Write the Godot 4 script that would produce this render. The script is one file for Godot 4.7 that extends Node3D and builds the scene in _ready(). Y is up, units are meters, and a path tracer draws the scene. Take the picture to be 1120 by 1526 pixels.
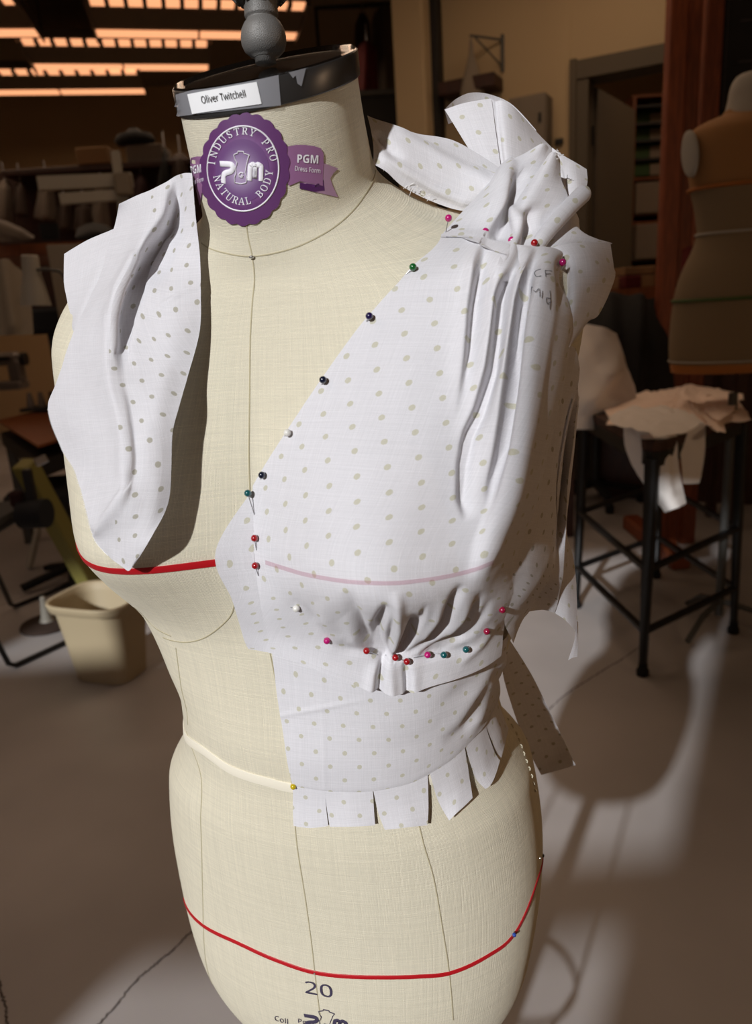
extends Node3D
# A padded dress form with a half-draped dotted cotton bodice in a sewing classroom.
# The camera is level with the form's shoulders, pitched down and a little rolled.

const F := 1100.0                 # focal length in pixels of the 1120 x 1526 frame
const EYE := Vector3(0, 1.30, 0)
var cx: Vector3                   # the camera's right, down and forward axes in the world
var cy: Vector3
var cz: Vector3
var SUN := Vector3(0.485, -0.456, -0.875).normalized()
var rng := RandomNumberGenerator.new()
var M := {}                       # materials by name
var names := {}

# ------------------------------------------------------------------ names, things, parts
func numbered(called: String) -> String:
	if not names.has(called):
		names[called] = 0
		return called
	names[called] += 1
	return "%s_%03d" % [called, names[called]]

func tag(o: Node3D, label: String, category: String, group := "") -> Node3D:
	o.set_meta("label", label)
	o.set_meta("category", category)
	if group != "":
		o.set_meta("group", group)
	return o

func thing(called: String, label: String, category: String, at := Vector3.ZERO, turn := 0.0, group := "") -> Node3D:
	var o := Node3D.new()
	o.name = numbered(called)
	add_child(o)
	o.position = at
	o.rotation.y = turn
	return tag(o, label, category, group)

func part(called: String, mesh: Mesh, mat: Material, parent: Node3D, at := Vector3.ZERO) -> MeshInstance3D:
	var o := MeshInstance3D.new()
	o.name = called
	o.mesh = mesh
	o.material_override = mat
	parent.add_child(o, true)
	o.position = at
	return o

func single(called: String, mesh: Mesh, mat: Material, label: String, category: String, group := "") -> MeshInstance3D:
	var o := MeshInstance3D.new()
	o.name = numbered(called)
	o.mesh = mesh
	o.material_override = mat
	add_child(o)
	tag(o, label, category, group)
	return o

func struct(called: String, mesh: Mesh, mat: Material, parent: Node3D = null) -> MeshInstance3D:
	var o := MeshInstance3D.new()
	o.mesh = mesh
	o.material_override = mat
	if parent == null:
		o.name = numbered(called)
		o.set_meta("kind", "structure")
		add_child(o)
	else:
		o.name = called
		parent.add_child(o, true)
	return o

# ------------------------------------------------------------------ the view
func set_axes() -> void:
	var nd := Vector3(256, 3937, F).normalized()          # straight down, in camera axes (x right, y down, z forward)
	var fw := Vector3(0, 0, 1) - nd * nd.z
	fw = fw.normalized()
	var up := -nd
	var rt := fw.cross(up)
	cx = Vector3(rt.x, up.x, -fw.x)
	cy = Vector3(rt.y, up.y, -fw.y)
	cz = Vector3(rt.z, up.z, -fw.z)

func ray(px: float, py: float) -> Vector3:
	return cx * ((px - 560.0) / F) + cy * ((py - 763.0) / F) + cz

func at(px: float, py: float, depth: float) -> Vector3:
	return EYE + ray(px, py) * depth

func at_y(px: float, py: float, y: float) -> Vector3:
	var r := ray(px, py)
	return EYE + r * ((y - EYE.y) / r.y)

func at_z(px: float, py: float, z: float) -> Vector3:
	var r := ray(px, py)
	return EYE + r * (z / r.z)

func to_px(p: Vector3) -> Vector3:
	var q := p - EYE
	var d := q.dot(cz)
	return Vector3(560.0 + F * q.dot(cx) / d, 763.0 + F * q.dot(cy) / d, d)

# ------------------------------------------------------------------ mesh helpers
func smooth_mesh(v: PackedVector3Array, idx: PackedInt32Array, uv := PackedVector2Array(), uv2 := PackedVector2Array()) -> ArrayMesh:
	var n := PackedVector3Array()
	n.resize(v.size())
	for k in range(0, idx.size(), 3):
		var a := idx[k]
		var b := idx[k + 1]
		var c := idx[k + 2]
		var f := (v[c] - v[a]).cross(v[b] - v[a])
		n[a] += f
		n[b] += f
		n[c] += f
	for k in n.size():
		n[k] = n[k].normalized() if n[k].length_squared() > 1e-20 else Vector3.UP
	var ar := []
	ar.resize(Mesh.ARRAY_MAX)
	ar[Mesh.ARRAY_VERTEX] = v
	ar[Mesh.ARRAY_NORMAL] = n
	ar[Mesh.ARRAY_INDEX] = idx
	if uv.size():
		ar[Mesh.ARRAY_TEX_UV] = uv
	if uv2.size():
		ar[Mesh.ARRAY_TEX_UV2] = uv2
	var m := ArrayMesh.new()
	m.add_surface_from_arrays(Mesh.PRIMITIVE_TRIANGLES, ar)
	return m

func grid_idx(nu: int, nv: int) -> PackedInt32Array:       # nu points along a row, nv rows
	var idx := PackedInt32Array()
	for j in nv - 1:
		for i in nu - 1:
			var a := j * nu + i
			idx.append_array([a, a + 1, a + nu, a + 1, a + nu + 1, a + nu])
	return idx

func tube(pts: Array, r: float, sides := 8, r_end := -1.0) -> ArrayMesh:
	var st := SurfaceTool.new()
	st.begin(Mesh.PRIMITIVE_TRIANGLES)
	add_tube(st, pts, r, sides, r_end)
	return finish(st)

func finish(st: SurfaceTool) -> ArrayMesh:
	st.generate_normals()
	return st.commit()

func quad(st: SurfaceTool, a: Vector3, b: Vector3, c: Vector3, d: Vector3) -> void:   # a b c d clockwise seen from the front
	for p in [a, b, c, a, c, d]:
		st.add_vertex(p)

func add_tube(st: SurfaceTool, pts: Array, r: float, sides := 8, r_end := -1.0) -> void:
	if r_end < 0.0:
		r_end = r
	var n := pts.size()
	var rings := []
	var ref := Vector3.UP
	var t0: Vector3 = (pts[1] - pts[0]).normalized()
	if absf(t0.dot(ref)) > 0.9:
		ref = Vector3.RIGHT
	var side := t0.cross(ref).normalized()
	for k in n:
		var t: Vector3 = (pts[mini(k + 1, n - 1)] - pts[maxi(k - 1, 0)]).normalized()
		side = (side - t * side.dot(t)).normalized()
		var o := t.cross(side)
		var rr := lerpf(r, r_end, float(k) / (n - 1))
		var ring := []
		for s in sides:
			var a := TAU * s / sides
			ring.append(pts[k] + (side * cos(a) + o * sin(a)) * rr)
		rings.append(ring)
	st.set_smooth_group(0)
	for k in n - 1:
		for s in sides:
			var s2 := (s + 1) % sides
			quad(st, rings[k][s], rings[k + 1][s], rings[k + 1][s2], rings[k][s2])
	st.set_smooth_group(-1)
	for e in [0, n - 1]:
		for s in sides:
			var s2 := (s + 1) % sides
			var tri := [pts[e], rings[e][s], rings[e][s2]]
			if e > 0:
				tri = [pts[e], rings[e][s2], rings[e][s]]
			for p in tri:
				st.add_vertex(p)

# a box with chamfered edges; b is its centre, s its size, basis turns it
func add_box(st: SurfaceTool, c: Vector3, s: Vector3, ch := 0.0, basis := Basis.IDENTITY) -> void:
	var h := s * 0.5
	ch = minf(ch, minf(h.x, minf(h.y, h.z)) * 0.9)
	st.set_smooth_group(-1)
	var P := func(x: float, y: float, z: float) -> Vector3: return c + basis * Vector3(x, y, z)
	if ch <= 0.0:
		for ax in 3:
			for sg in [-1.0, 1.0]:
				var n := Vector3.ZERO
				n[ax] = sg
				var u := Vector3.ZERO
				u[(ax + 1) % 3] = 1
				var w := n.cross(u)
				var q := []
				for k in [[-1, -1], [-1, 1], [1, 1], [1, -1]]:
					q.append(c + basis * ((n + u * k[0] + w * k[1]) * h))
				quad(st, q[0], q[1], q[2], q[3])
		return
	# six faces inset by ch, twelve edge strips, eight corner triangles
	var corner := {}
	for sx in [-1, 1]:
		for sy in [-1, 1]:
			for sz in [-1, 1]:
				var key := Vector3i(sx, sy, sz)
				corner[key] = [P.call(sx * h.x, sy * (h.y - ch), sz * (h.z - ch)), P.call(sx * (h.x - ch), sy * h.y, sz * (h.z - ch)), P.call(sx * (h.x - ch), sy * (h.y - ch), sz * h.z)]
	for ax in 3:
		var b1 := (ax + 1) % 3
		var b2 := (ax + 2) % 3
		for sg in [-1, 1]:
			var q := []
			for k in [[-1, -1], [-1, 1], [1, 1], [1, -1]]:
				var key := Vector3i.ZERO
				key[ax] = sg
				key[b1] = k[0]
				key[b2] = k[1]
				q.append(corner[key][ax])
			if sg > 0:
				quad(st, q[0], q[1], q[2], q[3])
			else:
				quad(st, q[3], q[2], q[1], q[0])
		for s1 in [-1, 1]:                                    # the edges that run along ax
			for s2 in [-1, 1]:
				var ka := Vector3i.ZERO
				ka[ax] = -1
				ka[b1] = s1
				ka[b2] = s2
				var kb := ka
				kb[ax] = 1
				var e := [corner[ka][b1], corner[kb][b1], corner[kb][b2], corner[ka][b2]]
				if s1 * s2 > 0:
					quad(st, e[0], e[1], e[2], e[3])
				else:
					quad(st, e[3], e[2], e[1], e[0])
	for key in corner:
		var t: Array = corner[key]
		if key.x * key.y * key.z < 0:
			t = [t[0], t[1], t[2]]
		else:
			t = [t[0], t[2], t[1]]
		for p in t:
			st.add_vertex(p)

func box(c: Vector3, s: Vector3, ch := 0.0, basis := Basis.IDENTITY) -> ArrayMesh:
	var st := SurfaceTool.new()
	st.begin(Mesh.PRIMITIVE_TRIANGLES)
	add_box(st, c, s, ch, basis)
	return finish(st)

func boxes(list: Array, ch := 0.003) -> ArrayMesh:
	var st := SurfaceTool.new()
	st.begin(Mesh.PRIMITIVE_TRIANGLES)
	for b in list:
		add_box(st, b[0], b[1], ch, b[2] if b.size() > 2 else Basis.IDENTITY)
	return finish(st)

func bar(a: Vector3, b: Vector3, w: float, d: float, ch := 0.003, up := Vector3.UP) -> ArrayMesh:
	var st := SurfaceTool.new()
	st.begin(Mesh.PRIMITIVE_TRIANGLES)
	add_bar(st, a, b, w, d, ch, up)
	return finish(st)

func add_bar(st: SurfaceTool, a: Vector3, b: Vector3, w: float, d: float, ch := 0.003, up := Vector3.UP) -> void:
	var y := (b - a).normalized()
	var x := y.cross(up if absf(y.dot(up)) < 0.95 else Vector3.BACK).normalized()
	add_box(st, (a + b) * 0.5, Vector3(w, a.distance_to(b), d), ch, Basis(x, y, x.cross(y)))

# a profile of Vector2(radius, height) turned about y, then scaled in x and z
func lathe(prof: Array, segs := 40, sc := Vector2.ONE, centre := Vector3.ZERO) -> ArrayMesh:
	var v := PackedVector3Array()
	var uv := PackedVector2Array()
	var len := 0.0
	for k in prof.size():
		if k > 0:
			len += prof[k].distance_to(prof[k - 1])
		for s in segs + 1:
			var a := TAU * s / segs
			v.append(centre + Vector3(cos(a) * prof[k].x * sc.x, prof[k].y, -sin(a) * prof[k].x * sc.y))
			uv.append(Vector2(float(s) / segs, len))
	var m := smooth_mesh(v, grid_idx(segs + 1, prof.size()), uv)
	var ar := m.surface_get_arrays(0)                        # close the seam's normals
	var n: PackedVector3Array = ar[Mesh.ARRAY_NORMAL]
	for k in prof.size():
		var a := k * (segs + 1)
		var mid := (n[a] + n[a + segs]).normalized()
		n[a] = mid
		n[a + segs] = mid
	ar[Mesh.ARRAY_NORMAL] = n
	var out := ArrayMesh.new()
	out.add_surface_from_arrays(Mesh.PRIMITIVE_TRIANGLES, ar)
	return out

# a flat outline (points around, in the plane of u and w at o) given a thickness along n
func prism(pts: Array, thick: float, o: Vector3, u: Vector3, w: Vector3) -> ArrayMesh:
	var st := SurfaceTool.new()
	st.begin(Mesh.PRIMITIVE_TRIANGLES)
	add_prism(st, pts, thick, o, u, w)
	return finish(st)

func add_prism(st: SurfaceTool, pts: Array, thick: float, o: Vector3, u: Vector3, w: Vector3) -> void:
	st.set_smooth_group(-1)
	var n := u.cross(w).normalized()
	var p2 := PackedVector2Array(pts)
	if Geometry2D.is_polygon_clockwise(p2):
		p2.reverse()
	var tri := Geometry2D.triangulate_polygon(p2)
	var V := func(p: Vector2, z: float) -> Vector3: return o + u * p.x + w * p.y + n * z
	for k in range(0, tri.size(), 3):
		var a := p2[tri[k]]
		var b := p2[tri[k + 1]]
		var c := p2[tri[k + 2]]
		if (b - a).cross(c - a) < 0:
			var t := b
			b = c
			c = t
		for p in [a, c, b]:
			st.add_vertex(V.call(p, thick))
		for p in [a, b, c]:
			st.add_vertex(V.call(p, 0.0))
	for k in p2.size():
		var a := p2[k]
		var b := p2[(k + 1) % p2.size()]
		quad(st, V.call(a, 0.0), V.call(a, thick), V.call(b, thick), V.call(b, 0.0))

func spline(pts: Array, n: int) -> Array:                   # Catmull-Rom through Vector2 or Vector3 points
	var out := []
	var m := pts.size()
	for k in n:
		var t := float(k) / (n - 1) * (m - 1)
		var i := mini(int(t), m - 2)
		out.append(cr(pts[maxi(i - 1, 0)], pts[i], pts[i + 1], pts[mini(i + 2, m - 1)], t - i))
	return out

func cr(a, b, c, d, t: float):
	return b + (c - a) * (0.5 * t) + (a * 2.0 - b * 5.0 + c * 4.0 - d) * (0.5 * t * t) + (b * 3.0 - c * 3.0 + d - a) * (0.5 * t * t * t)

# rows of Vector3 controls (same length each) to a fine grid: nv rows of nu points
func net(rows: Array, nu: int, nv: int) -> PackedVector3Array:
	var wide := []
	for r in rows:
		wide.append(spline(r, nu))
	var out := PackedVector3Array()
	out.resize(nu * nv)
	var m := wide.size()
	for j in nv:
		var t := float(j) / (nv - 1) * (m - 1)
		var k := mini(int(t), m - 2)
		t -= k
		var a: Array = wide[maxi(k - 1, 0)]
		var b: Array = wide[k]
		var c: Array = wide[k + 1]
		var d: Array = wide[mini(k + 2, m - 1)]
		for i in nu:
			out[j * nu + i] = cr(a[i], b[i], c[i], d[i], t)
	return out

func _ready() -> void:
	set_axes()
	# camera
	var cam := Camera3D.new()
	cam.name = "camera"
	cam.transform = Transform3D(Basis(cx, -cy, -cz), EYE)
	cam.fov = rad_to_deg(2.0 * atan(763.0 / F))
	var ca := CameraAttributesPhysical.new()
	ca.frustum_focal_length = 24.0 * 0.5 * F / 763.0
	ca.frustum_near = 0.05
	ca.frustum_far = 60.0
	ca.frustum_focus_distance = 0.60
	ca.exposure_aperture = 4.4
	cam.attributes = ca
	add_child(cam)
	cam.current = true
	# daylight
	var we := WorldEnvironment.new()
	we.name = "environment"
	var env := Environment.new()
	env.background_mode = Environment.BG_SKY
	var sky := Sky.new()
	var sm := ProceduralSkyMaterial.new()
	sm.sky_top_color = Color(0.55, 0.66, 0.85)
	sm.sky_horizon_color = Color(0.85, 0.88, 0.92)
	sm.ground_bottom_color = Color(0.35, 0.34, 0.32)
	sm.ground_horizon_color = Color(0.6, 0.6, 0.6)
	sky.sky_material = sm
	env.sky = sky
	env.background_energy_multiplier = 1.0
	env.tonemap_mode = Environment.TONE_MAPPER_LINEAR
	env.tonemap_exposure = 1.0
	env.sdfgi_enabled = true
	env.ssao_enabled = true
	env.ssil_enabled = true
	we.environment = env
	add_child(we)
	var sun := DirectionalLight3D.new()
	sun.name = "sun"
	sun.light_color = Color(0.985, 0.99, 1.0)
	sun.light_energy = 1.08
	sun.light_angular_distance = 1.3
	sun.shadow_enabled = true
	sun.basis = Basis.looking_at(SUN, Vector3.UP)
	add_child(sun)
	# ceiling tubes: the four fittings in view and, over the rest of the room, the row they belong to
	set_body()
	set_seek()
	set_materials()
	build_lamps()
	build_room()
	build_form()
	build_cloths()
	build_pins()
	build_background()

# ------------------------------------------------------------------ the dress form's body
# Measured girths: level above the waist, half width, depth before and behind, shift, squareness and tilt of each section.
const LV := [-.388, -.368, -.3, -.1865, -.0961, -.0449, 0.0, .0364, .0865, .1344, .2021, .2585, .3265, .378, .3935, .4176, .4471, .458, .5203, .5377]
const HW := [.113, .150, .181, .193, .184, .1568, .1511, .1624, .1824, .2099, .2215, .2255, .2285, .209, .1658, .1037, .0691, .0672, .0656, .0657]
const DF := [.09, .115, .1322, .1389, .1419, .1379, .1365, .1347, .1358, .1339, .1275, .1206, .1068, .0910, .0835, .0785, .0762, .0761, .0714, .0694]
const DB := [.08, .12, .16, .18, .16, .125, .115, .117, .12, .125, .13, .13, .13, .12, .1, .08, .072, .07, .066, .066]
const SH := [.003, .003, .004, -.001, -.001, 0, .004, .002, 0, .004, .002, .006, .011, .012, .013, .017, .022, .026, .045, .0484]
const SQ := [2.2, 2.2, 2.2, 2.2, 2.2, 2.2, 2.2, 2.3, 2.3, 2.5, 2.7, 2.9, 3.0, 2.8, 2.4, 2.1, 2.0, 2.0, 2.0, 2.0]
const TL := [0, 0, 0, 0, 0, 0, 0, 0, 0, 0, -.01, -.04, -.12, -.24, -.28, -.38, -.47, -.46, -.41, -.42]
const LO := -0.388
const HI := 0.5377
const BODY_AT := Vector3(-0.0447, 0.9566, -0.6576)
const BODY_TURN := -0.3081
var tab := []                                              # the six measures sampled finely
const TABN := 480

func pchip(x: Array, y: Array, n: int) -> PackedFloat32Array:
	var k := x.size()
	var d := []
	var m := []
	for i in k - 1:
		d.append((y[i + 1] - y[i]) / (x[i + 1] - x[i]))
	for i in k:
		if i == 0 or i == k - 1:
			m.append(d[0] if i == 0 else d[k - 2])
		elif d[i - 1] * d[i] > 0.0:
			var h0: float = x[i] - x[i - 1]
			var h1: float = x[i + 1] - x[i]
			var w1 := 2.0 * h1 + h0
			var w2 := h1 + 2.0 * h0
			m.append((w1 + w2) / (w1 / d[i - 1] + w2 / d[i]))
		else:
			m.append(0.0)
	var out := PackedFloat32Array()
	var i := 0
	for q in n:
		var s := lerpf(x[0], x[k - 1], float(q) / (n - 1))
		while i < k - 2 and s > x[i + 1]:
			i += 1
		var h: float = x[i + 1] - x[i]
		var t: float = clampf((s - x[i]) / h, 0, 1)
		out.append((1 + 2 * t) * (1 - t) * (1 - t) * y[i] + t * (1 - t) * (1 - t) * h * m[i] + t * t * (3 - 2 * t) * y[i + 1] + t * t * (t - 1) * h * m[i + 1])
	return out

func set_body() -> void:
	for a in [HW, DF, DB, SH, SQ, TL]:
		tab.append(pchip(LV, a, TABN))

func meas(k: int, lv: float) -> float:
	var s := clampf((lv - LO) / (HI - LO), 0, 1) * (TABN - 1)
	var i := mini(int(s), TABN - 2)
	var f := s - i
	var t: PackedFloat32Array = tab[k]
	return t[i] * (1.0 - f) + t[i + 1] * f

# the padded surface at angle th (0 = viewer's right, 90 degrees = front) and level lv
func skin(th: float, lv: float) -> Vector3:
	var c := cos(th)
	var s := sin(th)
	var e := meas(4, lv)
	var a := meas(0, lv)
	if c > 0.0:                                            # the side under the cotton is pulled in a little
		a *= 1.0 - .085 * exp(-pow((lv - .205) / .08, 2.0)) * c
	var b := meas(1, lv) if s > 0.0 else meas(2, lv)
	var r := pow(pow(absf(c) / a, e) + pow(absf(s) / b, e), -1.0 / e)
	var x := r * c
	var z := meas(3, lv) + r * s
	if s > 0.0:
		var fr := clampf(s * 2.2, 0, 1)
		fr = fr * fr * (3 - 2 * fr)
		var dx := (absf(x) - .104) / .084
		var dy := (lv - .1848) / (.0944 if lv > .1848 else .0553)
		z += .062 * exp(-dx * dx - dy * dy) * fr
	var y := lv + meas(5, lv) * z
	var ct := cos(BODY_TURN)
	var sn := sin(BODY_TURN)
	return BODY_AT + Vector3(x * ct + z * sn, y, -x * sn + z * ct)

# the same place, or as far from the form's axis as keeps it outside the skin
func outside(p: Vector3, gap: float) -> Vector3:
	var q := (p - BODY_AT).rotated(Vector3.UP, -BODY_TURN)
	var lv := q.y
	for k in 4:
		lv = q.y - meas(5, lv) * q.z
	if lv <= LO or lv >= HI:
		return p
	var s := meas(3, lv)
	var th := atan2(q.z - s, q.x)
	var e := (skin(th, lv) - BODY_AT).rotated(Vector3.UP, -BODY_TURN)
	var have := Vector2(q.x, q.z - s).length()
	var need := Vector2(e.x, e.z - s).length() + gap
	if have < need:
		var f := need / have
		q = Vector3(q.x * f, q.y, s + (q.z - s) * f)
		return BODY_AT + q.rotated(Vector3.UP, BODY_TURN)
	return p

func skin_n(th: float, lv: float) -> Vector3:
	var a := skin(th + .01, lv) - skin(th - .01, lv)
	var b := skin(th, lv + .003) - skin(th, lv - .003)
	return b.cross(a).normalized()

func lifted(th: float, lv: float, lift: float) -> Vector3:
	return skin(th, lv) + skin_n(th, lv) * lift

# from a direction of sight to the place on the skin: (angle, level); found on a coarse net, then refined
var seek_tl := []
var seek_in := {}
var seek_px := PackedVector2Array()
func set_seek() -> void:
	for j in 150:
		for i in 110:
			var th := lerpf(-0.9, 4.1, i / 109.0)
			var lv := lerpf(LO, HI, j / 149.0)
			var n := skin_n(th, lv)
			var p := skin(th, lv)
			if n.dot(p - EYE) < 0.02 * p.distance_to(EYE):
				var q := to_px(p)
				seek_tl.append(Vector2(th, lv))
				seek_px.append(Vector2(q.x, q.y))
				var cell := Vector2i(int(q.x / 40.0), int(q.y / 40.0))
				if not seek_in.has(cell):
					seek_in[cell] = PackedInt32Array()
				seek_in[cell].append(seek_px.size() - 1)

func find(px: float, py: float) -> Vector2:
	var want := Vector2(px, py)
	var best := -1
	var bd := 1e12
	var near := PackedInt32Array()
	var c0 := Vector2i(int(px / 40.0), int(py / 40.0))
	for dx in [-1, 0, 1]:
		for dy in [-1, 0, 1]:
			near.append_array(seek_in.get(c0 + Vector2i(dx, dy), PackedInt32Array()))
	if near.is_empty():
		near = PackedInt32Array(range(seek_px.size()))
	for k in near:
		var d := seek_px[k].distance_squared_to(want)
		if d < bd:
			bd = d
			best = k
	var g: Vector2 = seek_tl[best]
	for it in 8:
		var q := to_px(skin(g.x, g.y))
		var e := want - Vector2(q.x, q.y)
		if e.length_squared() < 0.01:
			break
		var qa := to_px(skin(g.x + .004, g.y))
		var qb := to_px(skin(g.x, g.y + .002))
		var ja := Vector2(qa.x - q.x, qa.y - q.y) / .004
		var jb := Vector2(qb.x - q.x, qb.y - q.y) / .002
		var det := ja.x * jb.y - ja.y * jb.x
		if absf(det) < 8000.0:
			break
		var st := Vector2((e.x * jb.y - e.y * jb.x) / det, (ja.x * e.y - ja.y * e.x) / det)
		st = Vector2(clampf(st.x, -.15, .15), clampf(st.y, -.04, .04))
		g += st
		g.y = clampf(g.y, LO, HI)
	return g

func on(px: float, py: float, lift := 0.0) -> Vector3:      # a place on the skin, lifted off it
	var g := find(px, py)
	return lifted(g.x, g.y, lift)

# a place in front of the skin: toward the viewer by lift; beyond its outline at the depth of the outline
func off(px: float, py: float, lift := 0.0) -> Vector3:
	var g := find(px, py)
	var q := to_px(skin(g.x, g.y))
	return at(px, py, q.z - lift)

func body_grid(l0: float, l1: float, nu: int, nv: int) -> ArrayMesh:
	var v := PackedVector3Array()
	var uv := PackedVector2Array()
	for j in nv:
		var lv := lerpf(l0, l1, float(j) / (nv - 1))
		for i in nu + 1:
			var th := TAU * i / nu - PI / 2
			v.append(skin(th, lv))
			uv.append(Vector2(th * 0.17, -lv) * 5.0)
	var m := smooth_mesh(v, flip(grid_idx(nu + 1, nv)), uv)
	return m

func flip(idx: PackedInt32Array) -> PackedInt32Array:
	for k in range(0, idx.size(), 3):
		var t := idx[k + 1]
		idx[k + 1] = idx[k + 2]
		idx[k + 2] = t
	return idx

# a flat tape or thread that follows the skin through places given as (angle, level)
func band(gl: Array, half: float, lift: float, n := 120) -> ArrayMesh:
	var s := spline(gl, n)
	var v := PackedVector3Array()
	var uv := PackedVector2Array()
	var len := 0.0
	var prev := Vector3.ZERO
	for k in n:
		var g: Vector2 = s[k]
		var g2: Vector2 = s[mini(k + 1, n - 1)]
		var g0: Vector2 = s[maxi(k - 1, 0)]
		var nn := skin_n(g.x, g.y)
		var t := (skin(g2.x, g2.y) - skin(g0.x, g0.y)).normalized()
		var w := nn.cross(t).normalized()
		var p := skin(g.x, g.y)
		if k > 0:
			len += p.distance_to(prev)
		prev = p
		for c in [[-1.0, 0.0], [-1.0, 1.0], [1.0, 1.0], [1.0, 0.0]]:
			v.append(p + w * half * c[0] + nn * lift * c[1])
			uv.append(Vector2(len * 100, c[0]))
	return smooth_mesh(v, grid_idx(4, n), uv)

func finds(pts: Array) -> Array:
	var out := []
	for p in pts:
		out.append(find(p[0], p[1]))
	return out

# ------------------------------------------------------------------ materials
func mat(called: String, color: Color, rough := 0.8, metal := 0.0) -> StandardMaterial3D:
	var m := StandardMaterial3D.new()
	m.resource_name = called
	m.albedo_color = color
	m.roughness = rough
	m.metallic = metal
	m.cull_mode = BaseMaterial3D.CULL_DISABLED
	M[called] = m
	return m

# plain weave: threads over and under, of uneven thickness, with slubs
func weave(size: int, threads: int, uneven: float, slub: float, sd: int, shade := 1.0) -> Array:
	rng.seed = sd
	var wp := PackedFloat32Array()
	var wf := PackedFloat32Array()
	for k in threads:
		wp.append(1.0 + (rng.randf() - .5) * uneven)
		wf.append(1.0 + (rng.randf() - .5) * uneven)
	var no := FastNoiseLite.new()
	no.seed = sd
	no.frequency = 0.02
	var hb := PackedByteArray()
	var cb := PackedByteArray()
	hb.resize(size * size)
	cb.resize(size * size * 3)
	var per := float(size) / threads
	for y in size:
		var r := int(y / per)
		var fy := fposmod(y / per, 1.0)
		var sy := sin(PI * fy)
		for x in size:
			var c := int(x / per)
			var fx := fposmod(x / per, 1.0)
			var sx := sin(PI * fx)
			var sl := 1.0 + slub * no.get_noise_2d(x * 0.12 + r * 91.0, r * 7.0)
			var sl2 := 1.0 + slub * no.get_noise_2d(c * 57.0 + 1000.0, y * 0.12)
			var weft := sy * wf[r] * sl
			var warp := sx * wp[c] * sl2
			var h := (weft if (r + c) % 2 == 0 else warp) * 0.62 + (warp if (r + c) % 2 == 0 else weft) * 0.25
			hb[y * size + x] = int(clampf(h * 0.75, 0, 1) * 255)
			var tone := clampf(0.9 + shade * (0.075 * (h - .5) + 0.035 * (sl * wf[r] + sl2 * wp[c] - 2.0)), 0, 1)
			var o := (y * size + x) * 3
			cb[o] = int(tone * 255)
			cb[o + 1] = int(tone * 254)
			cb[o + 2] = int(tone * 252)
	var hi := Image.create_from_data(size, size, false, Image.FORMAT_L8, hb)
	var ci := Image.create_from_data(size, size, false, Image.FORMAT_RGB8, cb)
	return [ImageTexture.create_from_image(ci), ImageTexture.create_from_image(hi)]

func dots(size: int, radius: float, color: Color, seed_: int) -> ImageTexture:
	# four cells of printed spots, each a little uneven at its edge
	rng.seed = seed_
	var im := Image.create(size, size, false, Image.FORMAT_RGBA8)
	im.fill(Color(color, 0.0))
	var no := FastNoiseLite.new()
	no.seed = seed_
	no.frequency = 0.09
	var cell := size / 4
	for y in size:
		for x in size:
			var q := Vector2(fposmod(x, cell) / cell - .5, fposmod(y, cell) / cell - .5)
			var d := q.length() + no.get_noise_2d(x, y) * 0.012
			var a := clampf((radius - d) / 0.02, 0, 1) * (0.86 + 0.3 * no.get_noise_2d(x * 1.7, y * 1.7))
			im.set_pixel(x, y, Color(color, clampf(a, 0, 1)))
	return ImageTexture.create_from_image(im)

func noise_tex(freq: float, lo: Color, hi: Color, sd: int, size := 512, oct := 4) -> NoiseTexture2D:
	var n := FastNoiseLite.new()
	n.seed = sd
	n.frequency = freq
	n.fractal_octaves = oct
	var t := NoiseTexture2D.new()
	t.width = size
	t.height = size
	t.seamless = true
	t.noise = n
	var g := Gradient.new()
	g.set_color(0, lo)
	g.set_color(1, hi)
	t.color_ramp = g
	return t

func wood(called: String, lo: Color, hi: Color, sd: int, rough := 0.55) -> StandardMaterial3D:
	var m := mat(called, Color.WHITE, rough)
	m.albedo_texture = noise_tex(0.012, lo, hi, sd)
	m.uv1_triplanar = true
	m.uv1_scale = Vector3(6, 0.9, 6)
	return m

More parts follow.
